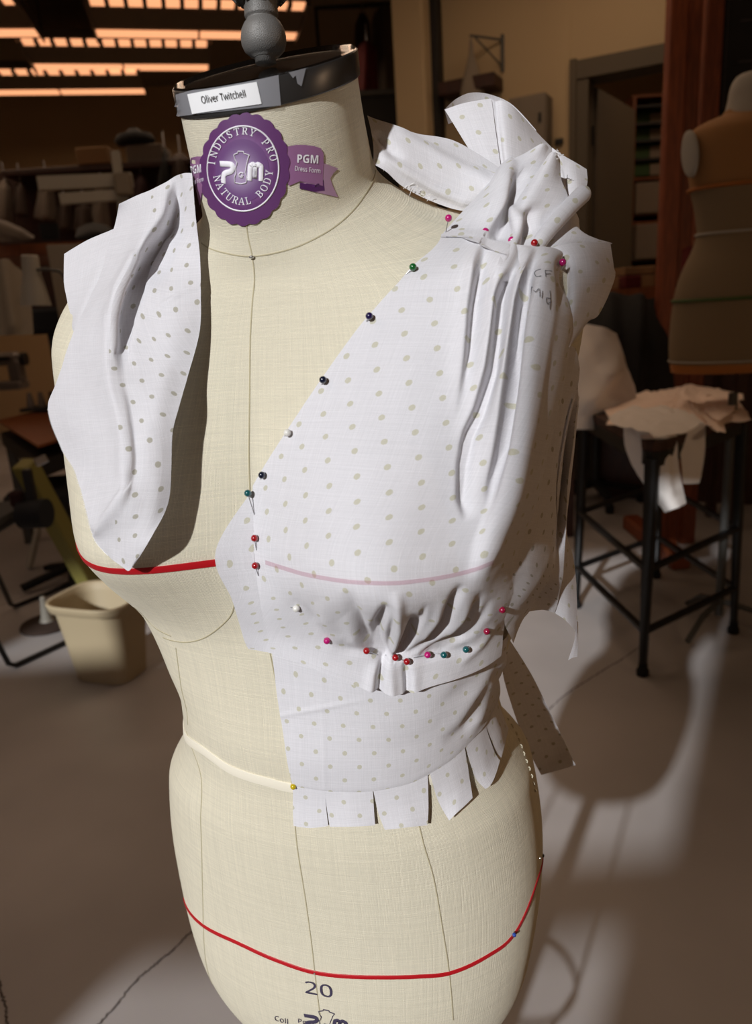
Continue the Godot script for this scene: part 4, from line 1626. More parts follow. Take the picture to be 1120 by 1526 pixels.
func back_pieces() -> void:
	var t := thing("hanging_back_cloth", "shaded back panel of spotted cotton hanging past the side, cut away in an arch", "drape", Vector3(BODY_AT.x, 0, BODY_AT.z))
	var o := -t.position
	var D := func(rows: Array) -> Array:
		var out := []
		for r in rows:
			var line := []
			for c in r:
				line.append(at(c[0], c[1], c[2]))
			out.append(line)
		return out
	var P := net(off_rows([
		[[826, 512, 8], [838, 514, 7], [846, 516, 6], [850, 519, 6]],
		[[804, 575, 4], [826, 579, 7], [846, 584, 9], [862, 590, 10]],
		[[793, 625, 4], [816, 630, 7], [838, 635, 9], [857, 641, 11]],
		[[780, 700, 3], [804, 704, 6], [828, 708, 9], [848, 713, 12]],
		[[766, 770, 3], [794, 773, 8], [821, 778, 12], [843, 785, .590]],
		[[748, 840, 2], [782, 843, 9], [814, 848, .592], [839, 854, .617]],
		[[742, 902, 2], [777, 893, .604], [808, 893, .630], [831, 896, .646]],
		[[752, 956, .620], [771, 919, .616], [805, 909, .640], [826, 913, .656]]]), 60, 120)
	for k in P.size():
		P[k] = outside(P[k], .006)
	part("shaded_side", cloth_mesh(P, 60, 120, [fold([[808, 600], [796, 700], [786, 780], [766, 880]], [-1.5, -2, -2, -1], 8, 12), fold([[835, 600], [828, 700], [815, 800]], [1, 2, 0], 14, 10)], [.0185, .75], 0.0008), M.dotted_back, t, o)
	part("lit_edge", sheet_mesh(D.call([
		[[861, 590, .540], [862, 591, .543], [863, 592, .546]],
		[[856, 641, .545], [857, 641, .548], [859, 630, .553]],
		[[847, 713, .566], [849, 714, .570], [851, 715, .575]],
		[[842, 785, .596], [843, 786, .600], [844, 787, .604]],
		[[838, 840, .619], [846, 836, .634], [854, 832, .644]],
		[[833, 872, .637], [846, 871, .645], [858, 870, .657]],
		[[826, 913, .657], [845, 927, .662], [860, 945, .674]]]), 20, 70, [], [.0185, .3], 0.0006), M.dotted, t, o)
	part("tail", sheet_mesh(D.call([
		[[857, 928, .673], [859, 927, .675], [861, 926, .677]],
		[[855, 955, .674], [858, 955, .675], [861, 955, .677]],
		[[846, 984, .674], [853, 980, .675], [860, 979, .677]]]), 8, 14, [], []), M.cotton, t, o)
	var s := thing("back_tail", "narrow spotted cotton strip sticking out behind the hip of the form in shade", "drape", Vector3(BODY_AT.x, 0, BODY_AT.z))
	part("strip", sheet_mesh(D.call([
		[[744, 975, .70], [751, 965, .70], [758, 952, .70]],
		[[752, 1018, .76], [772, 1008, .76], [791, 1004, .77]],
		[[770, 1075, .82], [797, 1062, .82], [820, 1062, .83]],
		[[788, 1120, .85], [818, 1106, .85], [839, 1102, .85]],
		[[806, 1155, .87], [832, 1148, .86], [857, 1140, .85]]]), 30, 60, [], [.0185, .75], 0.0006), M.dotted_back, s, o)

# ------------------------------------------------------------------ pins
func build_pins() -> void:
	# [colour, head x, y, where its shaft enters, label]
	var list := [
		["magenta", 668, 325, 664, 347, "magenta pearl pin at the top corner of the bodice, where the neckline meets the shoulder", .5335],
		["magenta", 723, 345, 716, 356, "magenta pearl pin half hidden in the first shoulder tuck", .5365],
		["magenta", 762, 358, 743, 384, "magenta pearl pin in the middle of the shoulder tucks, by the curled pleat", .5265],
		["red", 796, 362, 770, 410, "red pearl pin tucked under the rolled pleat", .5275],
		["magenta", 838, 391, 836, 402, "magenta pearl pin dimpling the shoulder flap", .519],
		["green", 615, 398, 605, 408, "green pearl pin on the neckline edge"],
		["indigo", 550, 471, 546, 479, "dark violet pearl pin on the neckline edge below the green one"],
		["navy", 481, 566, 479, 573, "navy pearl pin midway down the neckline edge"],
		["white", 428, 645, 424, 650, "white pearl pin on the neckline edge"],
		["navy", 390, 708, 388, 714, "black-blue pearl pin near the foot of the neckline, just above the teal one"],
		["teal", 369, 735, 379, 767, "teal pearl pin with a long bare shaft at the foot of the neckline"],
		["red", 379, 802, 382, 820, "red pearl pin with bare shaft above the bust line"],
		["red", 380, 843, 385, 858, "red pearl pin with bare shaft just below the pink show-through of the bust tape"],
		["white", 441, 907, 433, 905, "white pearl pin below the bust line, left of the gathers"],
		["magenta", 487, 955, 483, 951, "magenta pearl pin left of the gathers, next to the red pins"],
		["red", 546, 970, 562, 976, "red pearl pin at the left start of the gathers"],
		["red", 589, 980, 574, 976, "red pearl pin at the centre of the gathers"],
		["red", 606, 986, 598, 983, "red pearl pin just right of the centre of the gathers, lowest of its row"],
		["magenta", 637, 976, 616, 980, "magenta pearl pin right of the gathers, beside two dark teal pins"],
		["teal", 661, 976, 645, 973, "dark teal pearl pin right of the gathers, nearer the gathers of two"],
		["teal", 694, 968, 700, 964, "dark teal pearl pin right of the gathers, nearer the side seam of two"],
		["crimson", 725, 941, 722, 946, "crimson pearl pin on the shaded side, lower of two"],
		["crimson", 748, 909, 746, 913, "crimson pearl pin on the shaded side, upper of two"],
		["indigo", 738, 1019, 735, 1030, "dark violet pearl pin at the side of the midriff panel"],
		["yellow", 437, 1172, 442, 1176, "yellow pearl pin at the waist corner of the midriff panel"],
		["blue", 766, 1393, 762, 1397, "small blue pearl pin holding the hip tape at the side front"],
		["black", 808, 1275, 804, 1279, "small black pearl pin at the end of the hip tape"]]
	for p in list:
		var r := .0026 if p[1] < 760 or p[2] < 1000 else .0019
		var onto: bool = cloth_depth(p[1], p[2]) > 0.0 and p[1] != 838
		var head := on_cloth(p[1], p[2], .0045) if onto else off(p[1], p[2], .010 if p[2] < 1100 else .004)
		var tip := on_cloth(p[3], p[4], .0004) if onto else off(p[3], p[4], .004)
		if p.size() > 6:
			head = at(p[1], p[2], p[6])
			tip = at(p[3], p[4], p[6] + .006)
		var t := thing("pin", p[5], "pin", head, 0.0, "pearl-headed pins in the drape")
		var s := SphereMesh.new()
		s.radius = r
		s.height = r * 2
		s.radial_segments = 20
		s.rings = 12
		part("pearl_head", s, M["pearl_" + p[0]], t)
		part("shaft", tube([Vector3.ZERO, tip - head], .00035, 6), M.steel, t)
	for p in [[376, 383, .0021, "flat silver pin head at the centre front of the neck seam"], [469, 1449, .0011, "tiny silver pin head where the hip tape crosses the centre front"], [743, 756, .0009, "tiny silver pin point poking through the shaded fold of the bust"]]:
		var c := on(p[0], p[1], .0012 if p[1] != 743 else .012)
		var t := thing("pin", p[3], "pin", c, 0.0)
		var s := SphereMesh.new()
		s.radius = p[2]
		s.height = p[2] * 1.2
		s.radial_segments = 16
		s.rings = 8
		part("pin_head", s, M.steel, t)

# ------------------------------------------------------------------ the classroom behind
var WALL_O: Vector3                                        # a place on the oblique door wall, its run and its face
var WALL_U := Vector3(.895, 0, .447)
var WALL_N := Vector3(-.447, 0, .895)

func on_wall(px: float, py: float, out_ := 0.0) -> Vector3:
	var r := ray(px, py)
	return EYE + r * ((WALL_O - EYE).dot(WALL_N) / r.dot(WALL_N)) + WALL_N * out_

func wall_box(a: Vector3, b: Vector3, y0: float, y1: float, thick: float, ch := .003) -> ArrayMesh:   # from a to b along the wall, its face on the wall's plane
	var c := (a + b) * .5 - WALL_N * (thick * .5)
	c.y = (y0 + y1) * .5
	return box(c, Vector3((b - a).dot(WALL_U), y1 - y0, thick), ch, Basis(WALL_U, Vector3.UP, WALL_N))

func px_box(x0: float, y0: float, x1: float, y1: float, d: float, thick: float, ch := .006, turn := 0.0) -> ArrayMesh:   # upright, its front filling that patch of the view
	var c := at((x0 + x1) * .5, (y0 + y1) * .5, d)
	var B := Basis(Vector3.UP, turn)
	return box(c - B.z * thick * .5, Vector3((x1 - x0) * d / F, (y1 - y0) * d / F, thick), ch, B)

func cloth_sheet(rows: Array, nu: int, nv: int, folds := []) -> ArrayMesh:
	var out := []
	for r in rows:
		var line := []
		for c in r:
			line.append(at(c[0], c[1], c[2]))
		out.append(line)
	return cloth_mesh(net(out, nu, nv), nu, nv, folds, [], 0.002)

func floor_line(pts: Array, w: float) -> ArrayMesh:
	var v := PackedVector3Array()
	var s := []
	for p in pts:
		s.append(at_y(p[0], p[1], .0008))
	s = spline(s, 60)
	rng.seed = 5
	for k in 60:
		var t: Vector3 = (s[mini(k + 1, 59)] - s[maxi(k - 1, 0)]).normalized()
		var sd := t.cross(Vector3.UP) * w * rng.randf_range(.5, 1.0)
		var j := t.cross(Vector3.UP) * rng.randf_range(-.003, .003)
		v.append(s[k] - sd + j)
		v.append(s[k] + sd + j)
	return smooth_mesh(v, grid_idx(2, 60))

func build_background() -> void:
	door_wall()
	blackboard()
	other_form()
	stool()
	right_clutter()
	left_side()
	var fl := get_node("floor") as Node3D
	for l in [[[140, 1536], [205, 1460], [240, 1430], [290, 1384]], [[10, 1536], [8, 1500], [-10, 1440]], [[790, 1080], [850, 1030], [905, 995], [960, 960]], [[-10, 905], [60, 880], [120, 850]]]:
		struct("floor_crack", floor_line(l, .0025), M.crack, fl).position = -fl.position

func door_wall() -> void:
	WALL_O = at_y(847, 97, 2.58)
	var h: float = ROOM[4]
	var a := on_wall(640, 60)
	var jl := on_wall(850, 97)
	var jr := on_wall(1010, 70)
	var far := on_wall(1500, 60)
	var top := 2.58
	struct("wall_door_side", wall_box(a, jl, 0, h, .16), M.wall_paint)
	struct("wall_door_side", wall_box(jr, far, 0, h, .16), M.wall_paint)
	struct("wall_door_head", wall_box(jl, jr, top, h, .16), M.wall_paint)
	var d := thing("door_1", "dark door standing open behind the shoulder, in a grey-brown frame", "door", Vector3.ZERO)
	d.set_meta("kind", "structure")
	var f1 := on_wall(878, 110)
	part("door_frame", wall_box(jl + WALL_N * .02, f1 + WALL_N * .02, 0, top, .20), M.door_frame, d)
	part("door_frame", wall_box(jl + WALL_N * .035, on_wall(860, 110) + WALL_N * .035, 0, top + .02, .05), M.door_frame, d)
	part("door_frame", wall_box(jl + WALL_N * .03, jr + WALL_N * .03, top - .09, top + .01, .2), M.door_frame, d)
	# the leaf swings into the next room
	var hinge := f1 - WALL_N * .15
	var e := hinge
	var far_off := to_px(hinge).z
	while e.distance_to(hinge) < .78 and far_off < 7.0:
		far_off += .02
		e = at(938, 300, far_off)
		e.y = hinge.y
	var swing := (e - hinge).normalized()
	var lb := Basis(swing, Vector3.UP, swing.cross(Vector3.UP))
	part("door_leaf", box((hinge + e) * .5 * Vector3(1, 0, 1) + Vector3(0, (top - .1) / 2, 0), Vector3(.78, top - .12, .045), .003, lb), M.door_leaf, d)
	for y in [2.2, 1.2, .3]:
		part("hinge", box(Vector3(hinge.x, y, hinge.z) + WALL_N * .05, Vector3(.02, .11, .03), .002, lb), M.black, d)
	# the column where the wall ends
	var c := on_wall(628, 60, .12)
	struct("pillar", box(Vector3(c.x, h / 2, c.z), Vector3(.20, h, .22), .01, Basis(WALL_U, Vector3.UP, WALL_N)), M.wall_paint)
	var c2 := on_wall(652, 60, .06)
	struct("trim_1", box(Vector3(c2.x, h / 2, c2.z), Vector3(.07, h, .10), .005, Basis(WALL_U, Vector3.UP, WALL_N)), M.dark_plastic)
	struct("trim_2", wall_box(on_wall(900, 450, .06), on_wall(1500, 450, .06), 0, 1.38, .05), M.dark_wood)
	# on the wall
	var wb := thing("wall_bracket", "small triangular metal bracket fixed high on the wall above the white cloth leaf", "bracket", on_wall(748, 80))
	var o := -wb.position
	var p1 := on_wall(749, 60, .01)
	var p2 := on_wall(749, 100, .01)
	var p3 := on_wall(712, 64, .16)
	part("plate", bar(p1 + Vector3(0, .03, 0), p2 - Vector3(0, .03, 0), .02, .012), M.grey_metal, wb, o)
	part("arm", bar(p1, p3, .012, .012), M.grey_metal, wb, o)
	part("brace", bar(p2, p3 + Vector3(.02, 0, 0), .010, .010), M.grey_metal, wb, o)
	var q := on_wall(714, 66, .16)
	var bag := thing("plastic_bag", "limp pale plastic bag hanging from the wall bracket", "bag", q)
	part("bag_body", lathe([Vector2(.004, 0), Vector2(.010, -.03), Vector2(.018, -.10), Vector2(.055, -.22), Vector2(.075, -.30), Vector2(.06, -.36), Vector2(.0, -.38)], 20, Vector2(1, .4)), M.grey_cream, bag)
	single("wall_shelf", wall_box(on_wall(667, 130, .18), on_wall(749, 122, .18), on_wall(667, 152).y, on_wall(749, 117).y, .18), M.dark_wood, "dark wooden shelf box on the wall under the hanging bag", "shelf")
	var cb := thing("wall_cabinet", "grey metal wall cabinet between the white cloth leaf and the door", "cabinet", on_wall(795, 180))
	o = -cb.position
	part("cabinet_body", wall_box(on_wall(768, 180, .16), on_wall(823, 175, .16), on_wall(795, 226).y, on_wall(795, 150).y, .16, .008), M.grey_cream, cb, o)
	part("cabinet_door", wall_box(on_wall(784, 180, .168), on_wall(821, 175, .168), on_wall(795, 222).y, on_wall(795, 154).y, .01, .004), M.grey_cream, cb, o)
	part("latch", wall_box(on_wall(812, 181, .175), on_wall(816, 181, .175), on_wall(814, 190).y, on_wall(814, 176).y, .008, .001), M.black, cb, o)
	single("light_switch", wall_box(on_wall(827, 209, .02), on_wall(839, 209, .02), on_wall(833, 216).y, on_wall(833, 207).y, .02, .002), M.black, "small black switch plate left of the door frame", "switch")
	# the store shelf beyond the door
	var sd := 5.9
	var sh := thing("store_shelf", "tall wooden store shelf of green bins seen through the open door", "shelf", at_y(965, 700, 0) * 0.0 + at(965, 300, sd) * Vector3(1, 0, 1))
	o = -sh.position
	var s0 := at(941, 300, sd)
	var s1 := at(1040, 300, sd)
	var ytop := at(960, 150, sd).y
	part("side_board", box(Vector3(s0.x, ytop / 2, s0.z - .2), Vector3(.03, ytop, .4), .003), M.bench_wood, sh, o)
	part("side_board", box(Vector3(s1.x, ytop / 2, s1.z - .2), Vector3(.03, ytop, .4), .003), M.bench_wood, sh, o)
	for y in [152, 166, 190, 214, 240, 267, 318, 331, 385, 420]:
		var yy := at(960, y, sd).y
		part("shelf_board", box(Vector3((s0.x + s1.x) / 2, yy, s0.z - .2), Vector3(s1.x - s0.x, .02, .38), .002), M.bench_wood if y < 160 or y > 260 else M.dark_plastic, sh, o)
	part("back_board", box(Vector3((s0.x + s1.x) / 2, ytop / 2, s0.z - .40), Vector3(s1.x - s0.x, ytop, .02), .001), M.dark_wood, sh, o)
	var words := ["topmost", "second topmost", "third topmost", "lowest"]
	for k in 4:
		var y0: float = [188, 212, 237, 263][k]
		var b := thing("storage_bin", "green storage bin with pale label beyond the door, %s of four" % words[k], "bin", at(970, y0, sd), 0.0, "green bins on the store shelf")
		part("bin_body", box(Vector3(.02, .055, -.17), Vector3(.34, .105, .34), .01), M.green_bin, b)
		part("bin_label", box(Vector3(.06, .052, .004), Vector3(.15, .085, .006), .001), M.label_card, b)
	for k in 3:
		var r: Array = [[946, 272, 986, 316], [946, 334, 986, 384], [966, 152, 990, 164]][k]
		single("storage_box", px_box(r[0], r[1], r[2] + 30, r[3], sd - .02, .3, .01), M.label_card, ["pale storage box on the shelf right below the green bins", "pale storage box on the lowest shelf in sight beyond the door", "flat pale box on top of the store shelf"][k], "box", "pale boxes on the store shelf")

func blackboard() -> void:
	var d := 3.3
	var foot := at(1004, 300, d) * Vector3(1, 0, 1)
	var b := thing("blackboard_stand", "slate blackboard in a tall reddish wood stand behind the second dress form", "blackboard", foot)
	var o := -foot
	var top := at(1008, 18, d)
	part("post", box(Vector3(at(997, 300, d).x, top.y / 2, foot.z), Vector3(.085, top.y, .05), .008), M.easel_wood, b, o)
	part("post", box(Vector3(at(1025, 300, d).x, 1.47, foot.z - .07), Vector3(.095, 2.94, .05), .008), M.easel_wood, b, o)
	part("rear_post", box(Vector3(at(1040, 100, d + .1).x, 1.47, foot.z - .14), Vector3(.08, 2.94, .05), .008), M.easel_wood, b, o)
	var l := at(1046, 90, d + .1)
	var yb := at(1046, 335, d).y
	part("slate", box(Vector3(l.x + .85, yb + .68, foot.z - .15), Vector3(1.7, 1.36, .02), .002), M.slate, b, o)
	part("ledge", box(Vector3(l.x + .85, yb - .02, foot.z - .12), Vector3(1.7, .035, .08), .005), M.easel_wood, b, o)
	for y in [3, 51, 105, 140]:
		part("chalk_rule", box(Vector3(l.x + .6, at(1080, y, d + .1).y, foot.z - .1385), Vector3(1.0, .004, .002)), M.chalk, b, o)
	for x in [1060, 1100]:
		part("chalk_rule", box(Vector3(at(x, 90, d + .1).x, yb + .9, foot.z - .1385), Vector3(.003, .8, .002)), M.chalk, b, o)
	part("foot", box(Vector3(foot.x + .01, .04, foot.z - .1), Vector3(.09, .08, .7), .01), M.easel_wood, b, o)

func other_form() -> void:
	var d := 2.5
	var c := at(1108, 350, d)
	var base := Vector3(c.x, 0, c.z)
	var f := thing("dress_form", "second dress form, tan and unclothed with white neck, at the right edge behind the stool", "dress form", base)
	var Y := func(py: float) -> float: return at(1108, py, d).y
	var prof := func(list: Array, sz: float) -> ArrayMesh:
		var pts := []
		for p in list:
			pts.append(Vector2(p[1] * d / F, Y.call(p[0])))
		return lathe(spline(pts, list.size() * 5), 48, Vector2(1, sz))
	part("bust_cover", prof.call([[279, 82], [262, 84], [240, 88], [222, 92], [208, 91], [198, 84], [188, 66], [180, 44], [174, 38]], .62), M.form_tan, f)
	part("skirt_cover", prof.call([[542, 98], [530, 101], [500, 102], [450, 99], [420, 94], [395, 86], [370, 75], [348, 69], [330, 70], [300, 76], [279, 82]], .66), M.form_cream, f)
	part("neck", prof.call([[188, 40], [175, 37], [160, 34], [145, 32], [133, 27], [126, 18], [124, 1]], .85), M.form_white, f)
	part("base_board", prof.call([[556, 1], [556, 88], [552, 97], [543, 99], [540, 96]], .66), M.base_wood, f)
	for t in [[281, 83.5, .006, "orange_tape"], [346, 70, .004, "form_white"], [443, 99.5, .006, "green_tape"], [537, 101.5, .003, "form_white"]]:
		var ring := []
		for k in 49:
			var a := TAU * k / 48
			var sz := .62 if t[0] < 280 else .66
			ring.append(Vector3(cos(a) * t[1] * d / F, Y.call(t[0]), sin(a) * t[1] * d / F * sz))
		part("style_tape", tube(ring, t[2], 8), M[t[3]], f)
	var arm := part("arm_plate", lathe([Vector2(0, .012), Vector2(.045, .012), Vector2(.055, .006), Vector2(.056, 0)], 28, Vector2(1.28, .72)), M.form_white, f)
	arm.transform = Transform3D(Basis(Vector3(.12, -1, 0).normalized(), Vector3(-1, -.12, .25).normalized(), Vector3(0, 0, 1)).orthonormalized(), Vector3(-91 * d / F, Y.call(232), .03))
	part("pole", lathe([Vector2(.016, .06), Vector2(.016, .92)], 14), M.grey_metal, f)
	for k in 3:
		var a := TAU * k / 3 + .4
		part("foot", tube([Vector3(0, .12, 0), Vector3(cos(a) * .12, .09, sin(a) * .12), Vector3(cos(a) * .22, .02, sin(a) * .22)], .012, 8), M.grey_metal, f)

func stool() -> void:
	var H := .84
	var tops := [at_y(972, 664, H), at_y(1118, 612, H), at_y(0, 0, H), at_y(861, 606, H)]
	tops[2] = tops[1] + tops[3] - tops[0]
	var feet := [at_y(957, 1006, 0), at_y(1092, 943, 0), Vector3.ZERO, at_y(858, 905, 0)]
	feet[2] = feet[1] + feet[3] - feet[0]
	var c: Vector3 = (tops[0] + tops[1] + tops[2] + tops[3]) / 4.0 * Vector3(1, 0, 1)
	var s := thing("workshop_stool", "tall black steel workshop stool with a square dark seat", "stool", c)
	var seat := []
	for k in 4:                                             # rounded corners
		var p: Vector3 = tops[k]
		var a: Vector3 = tops[(k + 3) % 4]
		var b: Vector3 = tops[(k + 1) % 4]
		for q in 5:
			var t := q / 4.0
			var e1 := p.lerp(a, .14)
			var e2 := p.lerp(b, .14)
			var m := e1.lerp(p, t).lerp(p.lerp(e2, t), t)
			seat.append(Vector2(m.x - c.x, m.z - c.z))
	part("seat", prism(seat, .03, Vector3(0, H, 0), Vector3.RIGHT, Vector3.BACK), M.dark_wood, s)
	part("seat_rim", prism(seat, .045, Vector3(0, H - .032, 0), Vector3.RIGHT, Vector3.BACK), M.black, s)
	var legs := []
	for k in 4:
		var t: Vector3 = (tops[k] - c).lerp(Vector3(0, H, 0), .08) - Vector3(0, .05, 0)
		var b: Vector3 = feet[k] - c
		legs.append([t, b])
		var st := SurfaceTool.new()
		st.begin(Mesh.PRIMITIVE_TRIANGLES)
		add_tube(st, [t, t.lerp(b, .5), b + Vector3(0, .02, 0)], .026, 4, .015)
		part("leg", finish(st), M.black, s)
		part("rubber_foot", lathe([Vector2(0, 0), Vector2(.021, 0), Vector2(.022, .02), Vector2(.016, .03), Vector2(.016, .045)], 14), M.matt_black, s, b)
	for k in 4:
		var n := (k + 1) % 4
		for t in [.49, .78]:
			part("rung", bar((legs[k][0] as Vector3).lerp(legs[k][1], t), (legs[n][0] as Vector3).lerp(legs[n][1], t), .028, .016), M.black, s)
	# pattern pieces on the seat
	var mu := thing("pattern_pieces", "crumpled heap of pale pink cut pattern pieces on the stool seat", "cloth", at(1010, 610, 2.5))
	var o := -mu.position
	part("top_piece", ragged([[898, 612], [910, 603], [931, 599], [934, 590], [953, 584], [966, 588], [976, 584], [1002, 580], [1027, 573], [1045, 576], [1106, 587], [1108, 598], [1099, 597], [1111, 612], [1119, 627], [1078, 632], [1081, 645], [1069, 647], [1053, 634], [1009, 648], [985, 650], [960, 655], [931, 634], [902, 633], [910, 624]], [1010, 608], H + .008, .050, 3), M.pattern_paper, mu, o)
	part("ragged_piece", ragged([[904, 622], [925, 612], [940, 606], [958, 610], [985, 604], [1015, 612], [1038, 622], [1050, 632], [1020, 645], [975, 652], [940, 640], [915, 634]], [980, 622], H + .055, .022, 8), M.muslin, mu, o)
	part("corner_piece", ragged([[1040, 584], [1070, 580], [1100, 592], [1094, 612], [1070, 628], [1048, 614]], [1066, 602], H + .032, .012, 15), M.pattern_paper, mu, o)
	var hg := thing("hanging_pattern", "two pale muslin pattern pieces hanging over the front edge of the stool seat", "cloth", at(985, 690, 2.38))
	o = -hg.position
	part("front_piece", cloth_sheet([
		[[929, 628, 2.42], [958, 632, 2.36], [985, 634, 2.34], [1010, 632, 2.34]],
		[[931, 665, 2.40], [960, 668, 2.34], [988, 668, 2.32], [1012, 664, 2.34]],
		[[948, 705, 2.39], [970, 708, 2.34], [992, 708, 2.32], [1014, 702, 2.34]],
		[[990, 764, 2.38], [1000, 760, 2.35], [1012, 756, 2.34], [1022, 750, 2.35]]], 40, 40, [fold([[950, 640], [945, 680]], [12, 0], 12, 12), fold([[1006, 640], [1010, 740]], [-15, -6], 8, 8)]), M.muslin, hg, o)
	part("rear_piece", cloth_sheet([
		[[1008, 630, 2.38], [1030, 632, 2.40], [1051, 632, 2.42]],
		[[1014, 680, 2.38], [1032, 680, 2.40], [1049, 680, 2.42]],
		[[1017, 721, 2.38], [1030, 721, 2.40], [1042, 720, 2.42]]], 24, 30, []), M.muslin, hg, o)

# a limp cut piece lying at height y: its uneven outline in the view, heaped toward its middle
func ragged(outline: Array, centre: Array, y: float, heap: float, sd: int) -> ArrayMesh:
	var no := FastNoiseLite.new()
	no.seed = sd
	no.frequency = 5.0
	var pts := []
	for k in outline.size():
		var a: Array = outline[k]
		var b: Array = outline[(k + 1) % outline.size()]
		for q in 4:
			pts.append(at_y(lerpf(a[0], b[0], q / 4.0), lerpf(a[1], b[1], q / 4.0), y))
	var c := at_y(centre[0], centre[1], y)
	var v := PackedVector3Array()
	for r in 15:
		var f := r / 14.0
		for k in pts.size() + 1:
			var p: Vector3 = c.lerp(pts[k % pts.size()], f)
			var up := heap * (1.0 - f * f) * (.55 + .9 * absf(no.get_noise_3d(p.x * 1.6, sd, p.z * 1.6))) + .02 * maxf(no.get_noise_3d(p.x * 4.0, 7.0 + sd, p.z * 4.0), 0.0) * f
			v.append(p + Vector3(0, up, 0))
	return smooth_mesh(v, grid_idx(pts.size() + 1, 15))

func table(called: String, label: String, corners: Array, top_y: float, thick: float, m: Material, legm: Material, legs: Array, leg_w := .05) -> Node3D:
	var c := Vector3.ZERO
	for p in corners:
		c += p * Vector3(1, 0, 1) / corners.size()
	var t := thing(called, label, "table", c)
	var out := []
	for p in corners:
		out.append(Vector2(p.x - c.x, p.z - c.z))
	part("table_top", prism(out, thick, Vector3(0, top_y, 0), Vector3.RIGHT, Vector3.BACK), m, t)
	for p in legs:
		part("leg", box(Vector3(p.x - c.x, (top_y - thick) / 2, p.z - c.z), Vector3(leg_w, top_y - thick, leg_w), .004), legm, t)
	return t

